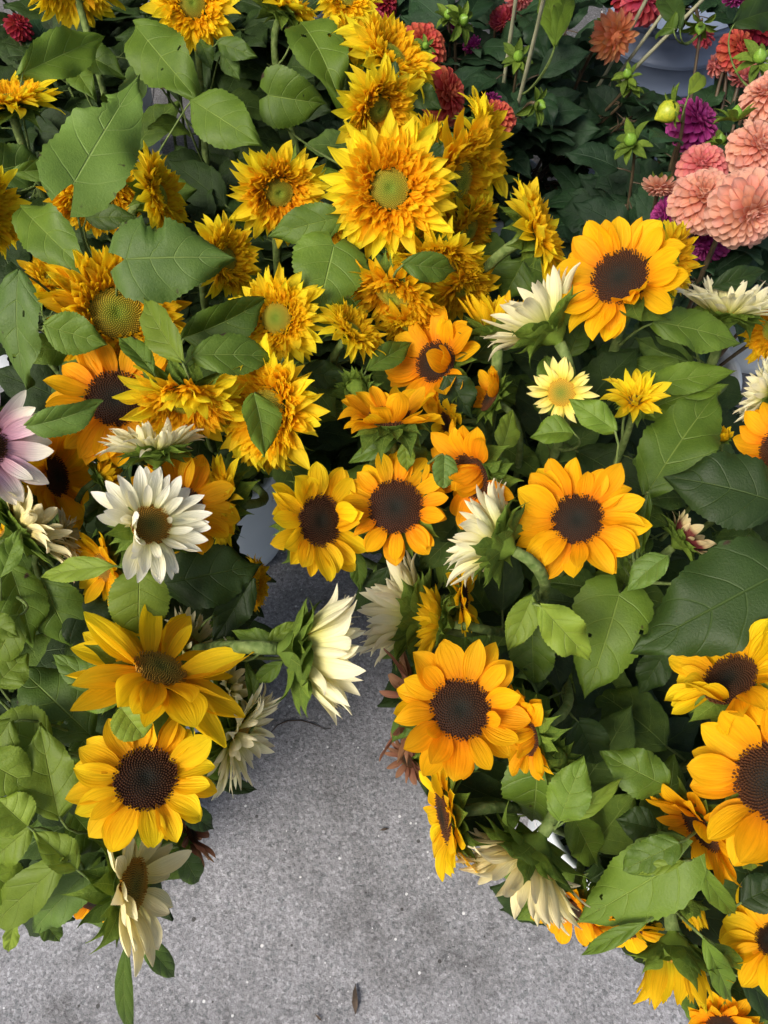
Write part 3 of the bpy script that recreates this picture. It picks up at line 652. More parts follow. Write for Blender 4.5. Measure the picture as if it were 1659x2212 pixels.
# ---- closed green bud
def green_bud(bk, x, y, D, th, ph, dz, label):
    hp = at_z(x, y, zdef(y) + dz); nrm = view_normal(x, y, th, ph); Dm = D / F * depth_of(hp)
    rnd = random.Random(int(x)); pts = stem_path(hp - nrm * Dm * .3, nrm, bk); base = pts[-1].copy()
    root = link('sunflower_bud', None, None, Matrix.Translation(base)); tag(root, label, 'flower bud', 'closed sunflower buds')
    make_stem(root, base, pts, .004, .0045, M['stem'])
    hm = Matrix.Translation(hp - base) @ frame_from(nrm, UPV).to_4x4() @ Matrix.Diagonal((Dm, Dm, Dm, 1))
    mb = MB(); lathe(mb, [(.02, -.34), (.10, -.30), (.26, -.2), (.34, -.05), (.32, .1), (.2, .22), (.08, .26), (.001, .26)], 20)
    head = link('bud_body', mb.mesh('bud_body', [M['bract']]), root, hm)
    for r_, (r0, z0, e, L, c) in enumerate(((.33, -.02, 100, .42, 12), (.33, -.08, 60, .42, 12), (.30, -.15, 18, .5, 10))):
        for i in range(c):
            a = 2 * math.pi * (i + r_ * .5) / c + rnd.uniform(-.1, .1)
            mt = Matrix.Rotation(a, 4, 'Z') @ Matrix.Translation((0, r0, z0)) @ Matrix.Rotation(R(e + rnd.gauss(0, 8)), 4, 'X') @ Matrix.Diagonal((L, L * rnd.uniform(.8, 1.2), L, 1))
            link('bract', rnd.choice(bank('bract', 'bract')), head, mt)
    px = to_px(hp); HEADPX.append((px[0], px[1], D * .45, px[2])); STEMS.append((root, base, pts, bk, 'bud'))
green_bud('C1', 768, 842, 75, 110, 25, .0, 'closed round green sunflower bud between dark leaves')
green_bud('C1', 1195, 1640, 95, 60, 50, .0, 'pale green bud behind the small turned-away dark-centred sunflower')

# ================================================================== dahlias
DAHL = {}
def dahlia(bk, x, y, D, th, ph, z, col, label, n=125, loose=False, pale=False, group='dahlias in bloom', close=1.0):
    hp = at_z(x, y, z); nrm = view_normal(x, y, th, ph); Dm = D / F * depth_of(hp)
    rnd = random.Random(int(x * 3 + y)); pts = stem_path(hp - nrm * Dm * .2, nrm, bk, .05); base = pts[-1].copy()
    root = link('dahlia', None, None, Matrix.Translation(base)); tag(root, label, 'dahlia', group)
    make_stem(root, base, pts, .0035, .0045, M['palestem'] if pale else M['darkstem'])
    hm = Matrix.Translation(hp - base) @ frame_from(nrm, UPV).to_4x4() @ Matrix.Diagonal((Dm, Dm, Dm, 1))
    mb = MB(); lathe(mb, [(.03, -.24), (.10, -.21), (.15, -.1), (.16, 0), (.13, .1), (.06, .15), (.001, .16)], 16)
    head = link('flower_head', mb.mesh('flower_head', [M[col]]), root, hm)
    bnk = bank('dahlia' if not loose else 'long', col)
    for i in range(n):
        q = (i + .5) / n
        ang = math.degrees(math.acos(1 - 1.62 * q * close))
        a = i * 2.399963
        L = (.13 + .19 * min(1, q * 1.8)) * rnd.uniform(.94, 1.06)
        if loose: L *= 1.1
        r0 = (.13 + .09 * min(1, q * 2)) if not loose else .12
        e = 90 - ang
        d0 = Matrix.Rotation(a, 4, 'Z') @ Matrix.Rotation(R(e), 4, 'X')
        mt = d0 @ Matrix.Translation((0, r0, 0)) @ Matrix.Rotation(R(rnd.gauss(0, 4) + (-(14 + 26 * min(1, q * 2.2)) if not loose else rnd.gauss(-8, 12))), 4, 'X') @ Matrix.Diagonal((L * (1.0 if not loose else 1.15), L, L, 1))
        link('petal', rnd.choice(bnk), head, mt)
    for i in range(6):
        mt = Matrix.Rotation(i * 1.047, 4, 'Z') @ Matrix.Translation((0, .08, -.2)) @ Matrix.Rotation(R(-15), 4, 'X') @ Matrix.Scale(.3, 4)
        link('sepal', rnd.choice(bank('sepal', 'bract')), head, mt)
    px = to_px(hp); HEADPX.append((px[0], px[1], D * .5, px[2])); STEMS.append((root, base, pts, bk, 'dahlia'))
dahlia('D1', 1618, 458, 175, -40, 38, .93, 'peach', 'largest peach ball dahlia with pinkish centre', n=145)
dahlia('D1', 1522, 425, 150, 80, 40, .90, 'peach', 'peach ball dahlia pressed against the largest one', n=145)
dahlia('D1', 1640, 318, 135, 60, 45, .91, 'peach', 'pale peach ball dahlia behind a thin bent stem', n=145)
dahlia('D1', 1658, 205, 130, 120, 55, .90, 'peach', 'pale peach ball dahlia below the red dahlia and green buds', n=145)
dahlia('D1', 1518, 358, 110, 80, 35, .87, 'pinkpeach', 'pink peach dahlia on top of the peach pair')
dahlia('D1', 1505, 262, 125, 45, 75, .86, 'magenta', 'magenta ball dahlia behind the fat yellow-green bud')
dahlia('D1', 1440, 470, 105, 170, 60, .82, 'magenta', 'dark magenta dahlia under the peach ones')
dahlia('D1', 1520, 525, 110, -120, 60, .80, 'magenta', 'shaded magenta dahlia beside the sunflower petals and the peach ball')
dahlia('D1', 1424, 402, 72, -95, 75, .86, 'peach', 'half-closed peach dahlia hanging from a curved stem', n=60, close=.7)
dahlia('D3', 915, 100, 118, 60, 45, .86, 'coral', 'coral ball dahlia with a green bud in front', n=145)
dahlia('D3', 965, 205, 122, 20, 60, .86, 'coral', 'coral ball dahlia beside the long sideways sunflower', n=145)
dahlia('D3', 1072, 250, 90, 80, 50, .84, 'coral', 'coral dahlia behind the upright side-on sunflower')
dahlia('D3', 818, 52, 75, 60, 60, .84, 'rose', 'rose dahlia next to the crimson one above the sunflowers')
dahlia('D3', 828, 6, 70, 60, 50, .82, 'crimson', 'dark crimson dahlia at the sunflowers beside the rose one')
dahlia('D3', 1088, 45, 62, -60, 70, .80, 'rose', 'small rose dahlia among the tall pale stems')
dahlia('D3', 1020, 100, 42, -60, 70, .80, 'magenta', 'small magenta dahlia hanging below the green buds', n=50)
dahlia('D3', 985, 68, 40, -80, 60, .80, 'magenta', 'small magenta dahlia right under the green buds', n=50)
dahlia('D3', 1062, 214, 46, 90, 60, .78, 'magenta', 'small shaded purple dahlia above the coral one', n=50)
dahlia('D3', 1125, -6, 70, -60, 50, .85, 'pinkpeach', 'peach pink dahlia between the tall pale stems', n=70)
dahlia('D3', 1328, 80, 118, -20, 40, .80, 'apricot', 'loose apricot dahlia in front of the blue-grey bucket', n=70, loose=True)
dahlia('D2', 1392, 2, 100, 60, 60, .72, 'rose', 'rose red dahlia resting inside the blue-grey bucket', n=80)
dahlia('D2', 1352, -4, 60, 60, 60, .70, 'crimson', 'crimson dahlia at the rim of the blue-grey bucket', n=60)
dahlia('D1', 1595, 105, 88, 40, 50, .84, 'coral', 'red coral dahlia beside the leaning brown stems', n=80)
dahlia('D2', 1625, 65, 90, 90, 60, .72, 'crimson', 'crimson dahlia behind the red coral one', n=80)
dahlia('D2', 1520, 78, 50, 90, 60, .72, 'rose', 'small rose dahlia behind the crossing stems', n=50)
dahlia('D2', 1590, -6, 60, -80, 60, .90, 'magenta', 'pale magenta dahlia above the big dark leaf', n=60)
dahlia('D1', 1545, 140, 55, 180, 60, .80, 'pinkpeach', 'faded pink dahlia under the leaning brown stems', n=50)
dahlia('D1', 1605, 165, 70, -90, 60, .80, 'pinkpeach', 'faded peach dahlia in shade under the red coral one', n=60)
dahlia('A1', 42, 55, 62, 60, 50, .82, 'crimson', 'red dahlia glowing behind the broad toothed leaf', n=60)

for (hx, hy, hz, bk_, c_, nm_) in ((1138, -190, 1.06, 'D3', 'rose', 'rose dahlia on the pale stem beside the star-shaped bud'), (1202, -150, 1.08, 'D3', 'coral', 'coral dahlia on the straight pale stem with paired leaves'),
                              (1265, -200, 1.02, 'D3', 'peach', 'peach dahlia on the pale stem beside the apricot bloom'), (1650, -170, 1.0, 'D3', 'peach', 'peach dahlia on the longest leaning stem over the blue-grey bucket'),
                              (1560, -190, 1.0, 'D3', 'coral', 'coral dahlia on the steeper leaning stem over the blue-grey bucket'), (1480, -200, 1.0, 'D3', 'rose', 'rose dahlia on the leaning stem touching the apricot bloom')):
    dahlia(bk_, hx, hy, 80, 90, 60, hz, c_, nm_, n=60, pale=True)
def dahlia_bud(bk, x, y, D, th, ph, z, label, big=False, pale=False):
    hp = at_z(x, y, z); nrm = view_normal(x, y, th, ph); Dm = D / F * depth_of(hp)
    rnd = random.Random(int(x * 5 + y)); pts = stem_path(hp - nrm * Dm * .3, nrm, bk, .04); base = pts[-1].copy()
    root = link('dahlia_bud', None, None, Matrix.Translation(base)); tag(root, label, 'flower bud', 'green dahlia buds')
    make_stem(root, base, pts, .0026, .004, M['palestem'] if pale else M['darkstem'])
    hm = Matrix.Translation(hp - base) @ frame_from(nrm, UPV).to_4x4() @ Matrix.Diagonal((Dm, Dm, Dm, 1))
    mb = MB(); kk = 1.0 if big else .62; lathe(mb, [(r_ * kk, z_ * kk - .1 * (1 - kk)) for r_, z_ in ((.02, -.3), (.12, -.28), (.26, -.15), (.32, .02), (.27, .18), (.14, .32), (.05, .42), (.001, .45))], 16)
    head = link('bud_body', mb.mesh('bud_body', [M['budyellow' if big else 'budgreen']]), root, hm)
    for i in range(8 if big else 12):
        L = rnd.uniform(.45, .75) * (.8 if big else 1)
        mt = Matrix.Rotation(i * .9 + rnd.uniform(-.2, .2), 4, 'Z') @ Matrix.Translation((0, .12, -.20)) @ Matrix.Rotation(R(rnd.uniform(-30, 62)), 4, 'X') @ Matrix.Scale(L, 4)
        link('sepal', rnd.choice(bank('sepal', 'bract')), head, mt)
    px = to_px(hp); HEADPX.append((px[0], px[1], D * .5, px[2])); STEMS.append((root, base, pts, bk, 'dahlia'))
dahlia_bud('D3', 968, 30, 50, 100, 50, .86, 'pale green dahlia bud over the small magenta dahlias')
dahlia_bud('D3', 1002, 42, 62, 30, 40, .86, 'bright green dahlia bud pair-mate over the small magenta dahlias')
dahlia_bud('D3', 920, 98, 40, 60, 20, .91, 'round green dahlia bud in front of the coral dahlia')
dahlia_bud('D3', 1120, 120, 58, 90, 30, .84, 'star-shaped green dahlia bud between two pale stems')
dahlia_bud('D3', 1168, 228, 62, -20, 50, .84, 'green dahlia bud beside the tall pale stem')
dahlia_bud('D3', 1045, 278, 50, 60, 50, .86, 'green dahlia bud in front of the coral dahlia behind the upright sunflower')
dahlia_bud('D3', 1355, 158, 50, 110, 50, .80, 'green dahlia bud under the loose apricot dahlia')
dahlia_bud('D3', 1365, 180, 55, 90, 50, .78, 'leafy green dahlia bud below the one under the apricot dahlia')
dahlia_bud('D1', 1362, 300, 72, 120, 45, .84, 'green dahlia bud cluster on a dark stem by the fat bud')
dahlia_bud('D1', 1445, 240, 74, -150, 75, .92, 'fat yellow-green dahlia bud nodding on a curved brown stem', big=True)
dahlia_bud('D1', 1590, 245, 72, 90, 95, .93, 'six-leaved green dahlia bud seen from behind beside the pale peach dahlia')
dahlia_bud('D1', 1558, 300, 52, 100, 60, .86, 'small green dahlia bud behind the thin bent stem')
dahlia_bud('D1', 1512, 62, 58, -90, 60, .88, 'green dahlia bud in front of the blue-grey bucket')
dahlia_bud('D1', 1642, 120, 75, 100, 50, .90, 'green dahlia bud cluster beside the red coral dahlia')

# ================================================================== leaves
LPROF = {
 'heart': ([0, .04, .1, .2, .3, .42, .56, .7, .82, .92, 1], [.22, .62, .86, 1, .99, .92, .76, .55, .34, .15, .0], .17),
 'ovate': ([0, .06, .15, .28, .42, .56, .7, .82, .92, 1], [.06, .34, .66, .93, 1, .92, .70, .42, .18, .0], .03),
 'lance': ([0, .08, .2, .35, .5, .65, .8, .92, 1], [.05, .3, .68, .97, 1, .84, .52, .2, .0], .0),
 'round': ([0, .05, .15, .3, .45, .6, .75, .88, .96, 1], [.12, .48, .8, .97, 1, .96, .82, .56, .3, .0], .06),
}
def leaf_geo(rnd, W, kind='ovate', bend=.5, fold=.25, wave=.02, teeth=.035, twist=0.0, bites=(), nu=40, nv=10, nteeth=18, holes=()):
    tx, wx, lobe = LPROF[kind]; P = []; uvs = []; wave = wave * min(1, W / .5); teeth = teeth * min(1, W / .35)
    ph = rnd.uniform(0, 6.28); ph2 = rnd.uniform(0, 6.28); nw = rnd.uniform(1.6, 2.8); nb = rnd.uniform(1.5, 3)
    for i in range(nu + 1):
        t = i / nu
        hw = float(np.interp(t, tx, wx)) * W / 2
        for j in range(nv + 1):
            s = j / nv * 2 - 1; sg = 1 if s > 0 else -1
            h = hw
            tooth = ((t * nteeth) % 1.0)
            if abs(s) > .99 and .05 < t < .97: h *= 1 + teeth * (tooth - .3) * 2
            for (t0, side, half, dep) in bites:
                if side == sg and abs(t - t0) < half:
                    q = 1 - ((t - t0) / half) ** 2; h *= 1 - dep * math.sqrt(max(q, 0)) * (1 + .15 * math.sin(t * 90))
            x = s * h; y = t - lobe * abs(s) ** 1.4 * max(0, 1 - t / .35) ** 1.3
            z = fold * abs(x) + wave * (abs(s) ** 2) * math.sin(t * 6.28 * nw + ph + (0 if s > 0 else 1.7)) + wave * .5 * math.sin(t * 6.28 * nb + ph2) * s
            z -= .10 * W * (abs(s) ** 3)
            tw = twist * t
            x, z = x * math.cos(tw) - z * math.sin(tw), x * math.sin(tw) + z * math.cos(tw)
            P.append([x, y, z]); uvs.append((j / nv, t))
    fcs = grid_faces(nu, nv)
    if holes:
        keep = []
        for f in fcs:
            cu = sum(uvs[i][0] for i in f) / 4; cv = sum(uvs[i][1] for i in f) / 4
            if not any(((cu - hu) * W * 1.0) ** 2 + (cv - hv) ** 2 < hr * hr for hu, hv, hr in holes): keep.append(f)
        fcs = keep
    A = np.array(P)
    if abs(bend) > 1e-3:
        y = A[:, 1].copy(); z = A[:, 2].copy(); th = bend * y
        A[:, 1] = np.sin(th) / bend + z * np.sin(th); A[:, 2] = -(1 - np.cos(th)) / bend + z * np.cos(th)
        ty, tz = math.sin(bend) / bend, -(1 - math.cos(bend)) / bend
        c = math.hypot(ty, tz); an = -math.atan2(tz, ty)
        ca, sa = math.cos(an), math.sin(an)
        y, z = A[:, 1].copy(), A[:, 2].copy()
        A[:, 1] = (y * ca - z * sa) / c; A[:, 2] = (y * sa + z * ca) / c; A[:, 0] /= c
    return A, fcs, uvs

HERO = []
def leaf(bx, by, tx, ty, wpx, dz=-.03, tdz=-.03, kind='ovate', mat_='leaf', roll=0, bend=.5, fold=.3, wave=.034, twist=0, bites=(), own=None, z=None, teeth=.035, only=None):
    HERO.append(dict(b=(bx, by), t=(tx, ty), w=wpx, dz=dz, tdz=tdz, kind=kind, mat=mat_, roll=roll, bend=bend, fold=fold, wave=wave, twist=twist, bites=bites, z=z, teeth=teeth, only=only))
LV = leaf
LA = dict(only=('A1', 'A2')); LB = dict(only=('B1', 'B2')); LC = dict(only=('C1', 'C2')); LD = dict(only=('D1', 'D2', 'D3'))
# top left
LV(45, 160, 228, 78, 92, .04, .02, 'ovate', 'leaf', 10, .35, **LA)
LV(158, 398, 303, 160, 172, .09, .14, 'heart', 'leafworn', 0, .2, .10, bites=[(.62, -1, .11, .55)], **LA)
LV(292, 55, 432, 222, 128, .03, -.02, 'ovate', 'leaf', 12, .5, .22, **LA)
LV(160, 112, 272, 168, 72, .0, -.03, 'ovate', 'leaf', -20, .8, .3, **LA)
LV(412, 215, 562, 312, 118, .0, -.02, 'ovate', 'leaf', 0, .35, .18, **LA)
LV(578, 205, 706, 225, 115, .0, -.02, 'heart', 'leaf', 15, .9, .3, **LA)
LV(648, 48, 738, 228, 118, .0, -.06, 'ovate', 'leaf', -14, .6, .3, **LA)
LV(468, 92, 556, 122, 48, .0, -.01, 'ovate', 'leaf', 0, .3, .2, **LA)
LV(432, 85, 458, 152, 36, .0, -.03, 'lance', 'leaf', 0, .4, .2, **LA)
LV(480, 115, 518, 172, 42, -.02, -.05, 'ovate', 'leafworn', 0, .4, .2, **LA)
LV(-25, 372, 98, 345, 100, -.02, -.04, 'ovate', 'leaf', 0, .4, .25, **LA)
LV(18, 372, 140, 360, 40, .02, .0, 'lance', 'leaf', 20, .8, .4, **LA)
LV(268, 560, 508, 558, 185, .06, .05, 'heart', 'leafworn', -5, .4, .10, bites=[(.95, 1, .1, .3), (.3, -1, .08, .3)], **LA)
LV(45, 448, 200, 602, 108, .05, .02, 'ovate', 'leaf', 5, .5, .25, **LA)
LV(40, 585, 58, 842, 118, .05, -.02, 'ovate', 'leafworn', 25, .6, .3, **LA)
LV(745, 468, 576, 512, 82, .05, .03, 'ovate', 'leaf', 0, .5, .25, **LA)
LV(722, 528, 682, 692, 162, .045, .01, 'heart', 'leaf', -5, .4, .15, bites=[(.8, -1, .06, .3)], **LA)
LV(395, 730, 580, 640, 92, .03, .03, 'ovate', 'leaf', 25, .9, .5, **LA)
LV(392, 778, 310, 642, 80, .08, .07, 'ovate', 'leafbright', -25, .4, .5, **LA)
LV(415, 768, 600, 772, 92, .07, .04, 'ovate', 'leaf', -8, .5, .3, **LA)
LV(95, 702, 232, 745, 92, .05, .03, 'ovate', 'leaf', 10, .6, .4, **LA)
LV(330, 805, 256, 728, 52, .07, .06, 'ovate', 'leaf', 20, .5, .4, **LA)
LV(48, 922, 224, 866, 78, .06, .05, 'lance', 'leafworn', 40, .9, .5, **LB)
LV(548, 850, 572, 988, 92, .05, .03, 'ovate', 'leaf', -25, .5, .4, **LA)
LV(185, 470, 300, 470, 55, .0, .0, 'ovate', 'leaf', 0, .3, .2, **LA)
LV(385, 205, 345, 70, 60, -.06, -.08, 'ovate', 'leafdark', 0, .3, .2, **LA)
LV(300, 130, 285, 255, 70, -.05, -.10, 'ovate', 'leafworn', 30, .4, .2, **LA)
LV(160, 145, 205, 215, 60, -.04, -.05, 'ovate', 'leaf', 0, .6, .3, **LA)
LV(870, 570, 985, 585, 62, .06, .03, 'ovate', 'leaf', 10, .5, .3, **LA)
LV(930, 318, 965, 345, 46, .05, .05, 'ovate', 'leafdark', 0, .3, .3, **LA)
LV(945, 395, 990, 400, 42, .05, .05, 'ovate', 'leafdark', 0, .3, .3, **LA)
LV(880, 188, 955, 238, 54, -.02, -.04, 'ovate', 'leafdark', 0, .5, .3, **LA)
LV(860, 160, 830, 145, 36, .06, .06, 'ovate', 'leafdark', 0, .3, .3, **LA)
LV(1130, 565, 1085, 650, 90, -.04, -.08, 'ovate', 'leaf', 0, .3, .3, **LA)
LV(790, 800, 890, 740, 55, .0, -.02, 'lance', 'leaf', 0, .4, .4, **LC)
LV(650, 800, 760, 825, 60, -.03, -.04, 'ovate', 'leafdark', 0, .4, .3, **LA)
# right bouquet
LV(1412, 695, 1602, 742, 98, .03, .01, 'ovate', 'leaf', -12, .6, .25, **LC)
LV(1330, 930, 1228, 862, 66, .05, .05, 'ovate', 'leaf', 15, .5, .35, **LC)
LV(1398, 1065, 1552, 845, 150, -.02, -.02, 'ovate', 'leaf', -12, .4, .25, **LC)
LV(1395, 832, 1592, 800, 70, -.02, -.02, 'ovate', 'leaf', 0, .4, .3, **LC)
LV(1390, 890, 1575, 830, 100, -.04, -.03, 'ovate', 'leaf', -20, .4, .2, **LC)
LV(1690, 1090, 1432, 1030, 165, .03, .01, 'ovate', 'leafdark', 10, .6, .2, **LC)
LV(1240, 935, 1145, 945, 70, .0, -.01, 'ovate', 'leaf', 30, .7, .4, **LC)
LV(1680, 1240, 1360, 1412, 225, .04, .0, 'heart', 'leafdark', 4, .35, .14, bites=[(.85, 1, .03, .25)], **LC)
LV(1150, 1288, 1096, 1408, 66, .04, .02, 'ovate', 'leafbright', -8, .3, .3, **LC)
LV(1168, 1308, 1276, 1426, 90, .05, .02, 'ovate', 'leafbright', 8, .3, .25, **LC)
LV(1338, 1282, 1262, 1512, 168, -.03, -.06, 'heart', 'leaf', -6, .3, .25, **LC)
LV(1148, 1335, 1152, 1475, 100, -.01, -.03, 'round', 'leaf', 0, .3, .25, **LC)
LV(1442, 1200, 1354, 1278, 62, .02, .0, 'ovate', 'leafworn', 20, .8, .4, **LC)
LV(1402, 1062, 1385, 1205, 40, .03, .0, 'lance', 'leaf', 40, .4, .4, **LC)
LV(1180, 770, 1190, 860, 50, -.03, -.04, 'ovate', 'leaf', 0, .4, .3, **LC)
LV(1020, 780, 1090, 700, 60, -.05, -.04, 'ovate', 'leaf', 0, .4, .3, **LC)
LV(965, 812, 1020, 905, 85, .0, -.02, 'ovate', 'leafdark', 0, .3, .3, **LC)
LV(1085, 970, 1108, 885, 62, -.01, -.01, 'ovate', 'leafbright', 20, .4, .3, **LC)
LV(1050, 1010, 1108, 1000, 40, .02, .02, 'ovate', 'leaf', 0, .4, .3, **LC)
LV(960, 985, 958, 1055, 56, .05, .04, 'round', 'leafworn', -15, .4, .3, bites=[(.6, -1, .1, .4)], **LC)
LV(860, 950, 752, 1000, 42, .03, .01, 'lance', 'leaf', 10, .6, .3, **LC)
LV(880, 960, 788, 1020, 50, .01, -.01, 'lance', 'leaf', -10, .5, .3, **LC)
LV(875, 955, 880, 1020, 38, .04, .02, 'ovate', 'leafbright', 0, .4, .3, **LC)
LV(890, 955, 910, 1015, 50, .01, .0, 'lance', 'leaf', 0, .4, .3, **LC)
LV(770, 1190, 778, 1278, 38, -.04, -.08, 'ovate', 'leaf', 0, .4, .3, **LC)
LV(845, 1220, 765, 1322, 50, -.06, -.12, 'lance', 'leafdark', 0, .5, .3, **LC)
LV(1040, 1420, 1005, 1375, 70, .0, .0, 'ovate', 'leaf', 30, .8, .5, **LC)
LV(900, 1520, 845, 1605, 45, .0, -.04, 'ovate', 'leaf', 0, .4, .3, **LC)
LV(1445, 1700, 1295, 1622, 100, .0, .0, 'ovate', 'leaf', -10, .6, .2, **LC)
LV(1160, 1670, 1150, 1775, 140, .0, -.06, 'heart', 'leaf', 0, .5, .25, **LC)
LV(1208, 1775, 1262, 1632, 92, .03, .04, 'ovate', 'leaf', -10, .5, .3, **LC)
LV(1215, 1778, 1345, 1680, 38, .03, .02, 'lance', 'leafbright', 20, .4, .4, **LC)
LV(1240, 1768, 1292, 1872, 86, -.05, -.10, 'ovate', 'leaf', 0, .4, .3, **LC)
LV(1465, 1862, 1240, 1995, 146, .05, .0, 'heart', 'leaf', -4, .35, .12, **LC)
LV(1465, 1822, 1345, 1880, 70, .07, .06, 'round', 'leaf', 8, .4, .3, **LC)
LV(1480, 1860, 1378, 1890, 30, .08, .07, 'lance', 'leafbright', 20, .4, .5, **LC)
LV(1400, 1990, 1254, 2064, 34, .06, .02, 'lance', 'leaf', 10, .7, .3, **LC)
LV(1520, 2025, 1580, 2165, 54, .07, .03, 'lance', 'leaf', 0, .5, .4, **LC)
LV(1500, 1860, 1590, 1975, 46, .05, .0, 'ovate', 'leaf', 20, .5, .4, **LC)
LV(1585, 1790, 1625, 1880, 46, .05, .02, 'ovate', 'leafbright', 0, .5, .4, **LC)
LV(1600, 2110, 1680, 2180, 70, .0, -.05, 'ovate', 'leafdark', 0, .5, .3, **LC)
LV(1600, 1950, 1700, 1900, 80, .0, .0, 'ovate', 'leafdark', 0, .5, .3, **LC)
LV(1545, 2040, 1610, 2095, 34, .03, .02, 'ovate', 'leaf', 0, .5, .3, **LC)
LV(1420, 1790, 1330, 1770, 75, -.05, -.06, 'ovate', 'leafdark', 0, .4, .3, **LC)
LV(1250, 1560, 1290, 1650, 90, -.05, -.08, 'round', 'leafdark', 0, .4, .3, **LC)
LV(1540, 620, 1655, 585, 50, .0, .0, 'ovate', 'leafdark', 0, .6, .4, **LC)
LV(1415, 540, 1425, 470, 28, .0, .0, 'lance', 'leaf', 0, .3, .4, **LC)
LV(1230, 770, 1260, 690, 60, -.03, -.02, 'ovate', 'leaf', 0, .3, .3, **LC)
LV(1060, 1440, 1130, 1440, 60, -.06, -.08, 'ovate', 'leafdark', 0, .4, .3, **LC)
LV(1440, 1400, 1380, 1500, 70, -.10, -.14, 'ovate', 'leafdark', 0, .4, .3, **LC)
# left bouquet
LV(345, 1262, 568, 1216, 138, -.01, -.04, 'ovate', 'leafdark', 8, .4, .15, bites=[(.75, 1, .03, .15)], **LB)
LV(302, 1236, 300, 1372, 124, .05, .02, 'round', 'leafbright', 0, .4, .12, **LB)
LV(545, 1250, 458, 1392, 76, -.03, -.06, 'ovate', 'leafdark', -10, .3, .3, **LB)
LV(252, 1222, 88, 1248, 54, .05, .03, 'lance', 'leafbright', 15, .5, .35, **LB)
LV(195, 1588, 38, 1440, 150, .0, -.01, 'ovate', 'leaf', 6, .5, .2, **LB)
LV(222, 1490, 112, 1412, 62, .03, .03, 'ovate', 'leaf', 0, .4, .3, **LB)
LV(268, 1508, 158, 1522, 46, .06, .05, 'lance', 'leaf', -10, .7, .3, **LB)
LV(262, 1530, 312, 1592, 82, .09, .08, 'round', 'leafbright', 0, .5, .35, **LB)
LV(128, 1768, 85, 1562, 118, .04, .05, 'ovate', 'leafbright', 0, .35, .35, **LB)
LV(165, 1878, 72, 1795, 70, .07, .07, 'ovate', 'leafbright', 15, .5, .45, **LB)
LV(132, 1862, -30, 2010, 92, .08, .04, 'ovate', 'leafbright', -5, .35, .3, **LB)
LV(62, 1790, -40, 1880, 80, .05, .04, 'ovate', 'leafbright', 0, .4, .3, **LB)
LV(60, 1785, -10, 1720, 90, .06, .06, 'ovate', 'leafbright', 0, .6, .4, **LB)
LV(185, 1885, 70, 2015, 86, .02, -.02, 'heart', 'leafworn', 0, .5, .2, **LB)
LV(95, 1990, 130, 2035, 44, .0, -.03, 'ovate', 'leaf', 0, .4, .3, **LB)
LV(35, 1985, 18, 2058, 34, .02, -.01, 'lance', 'leafbright', 0, .4, .3, **LB)
LV(275, 2025, 288, 2240, 42, -.02, -.12, 'lance', 'leaf', 25, .3, .2, .006, teeth=.008, **LB)
LV(302, 2020, 378, 2112, 46, -.03, -.10, 'ovate', 'leafworn', -10, .5, .3, **LB)
LV(392, 1835, 430, 1905, 52, -.04, -.08, 'ovate', 'leafworn', 0, .5, .3, **LB)
LV(392, 1742, 463, 1792, 48, .0, -.03, 'ovate', 'leafdark', 0, .5, .3, **LB)
LV(462, 1690, 556, 1706, 32, -.06, -.09, 'lance', 'leafdark', 0, .5, .3, **LB)
LV(430, 1690, 500, 1640, 60, -.06, -.08, 'ovate', 'leaf', 0, .5, .3, **LB)
LV(548, 1545, 528, 1420, 26, -.03, -.02, 'lance', 'leaf', 20, .9, .4, **LB)
LV(20, 1560, -60, 1700, 120, .06, .03, 'ovate', 'leafbright', 0, .4, .2, **LB)
LV(110, 1610, -40, 1560, 130, .03, .04, 'ovate', 'leafbright', 0, .4, .25, **LB)
LV(-10, 1480, 60, 1410, 90, .03, .02, 'ovate', 'leafbright', 0, .4, .3, **LB)
LV(-30, 1340, 42, 1376, 60, .05, .05, 'ovate', 'leafbright', 0, .4, .3, **LB)
LV(90, 1250, 160, 1400, 120, -.02, -.06, 'ovate', 'leaf', 0, .4, .2, **LB)
LV(20, 1220, 70, 1400, 100, .0, -.04, 'ovate', 'leaf', -20, .5, .3, **LB)
LV(0, 1250, 45, 1140, 50, .04, .04, 'lance', 'leaf', 0, .4, .4, **LB)
LV(150, 1310, 240, 1390, 110, -.04, -.06, 'ovate', 'leafdark', 0, .4, .2, **LB)
LV(60, 1520, 130, 1600, 90, -.02, -.05, 'ovate', 'leafbright', 0, .4, .2, **LB)
LV(170, 1580, 215, 1660, 80, -.02, -.05, 'ovate', 'leaf', 0, .4, .3, **LB)
LV(160, 1760, 220, 1830, 90, .0, -.02, 'round', 'leaf', 0, .4, .3, **LB)
LV(460, 1330, 560, 1330, 90, -.06, -.08, 'ovate', 'leafdark', 0, .4, .2, **LB)
LV(605, 1398, 500, 1362, 46, .0, -.01, 'ovate', 'leaf', 0, .5, .3, **LB)
LV(612, 1428, 548, 1478, 38, .0, -.02, 'lance', 'leaf', 0, .6, .3, **LB)
LV(455, 1432, 600, 1450, 60, -.06, -.07, 'ovate', 'leafdark', 0, .4, .3, **LB)
LV(470, 1480, 560, 1560, 60, -.04, -.06, 'ovate', 'leaf', 0, .4, .3, **LB)
LV(440, 1620, 520, 1640, 56, -.05, -.07, 'ovate', 'leaf', 0, .4, .3, **LB)
LV(575, 1395, 640, 1340, 34, .03, .03, 'lance', 'leafbright', 0, .6, .4, **LB)
LV(-40, 1640, 75, 1700, 110, .07, .05, 'ovate', 'leafbright', 0, .4, .25, **LB)
LV(-30, 1880, 60, 1940, 90, .06, .04, 'ovate', 'leafbright', 0, .4, .25, **LB)
LV(40, 1330, -20, 1450, 80, .04, .02, 'ovate', 'leafbright', 0, .4, .25, **LB)
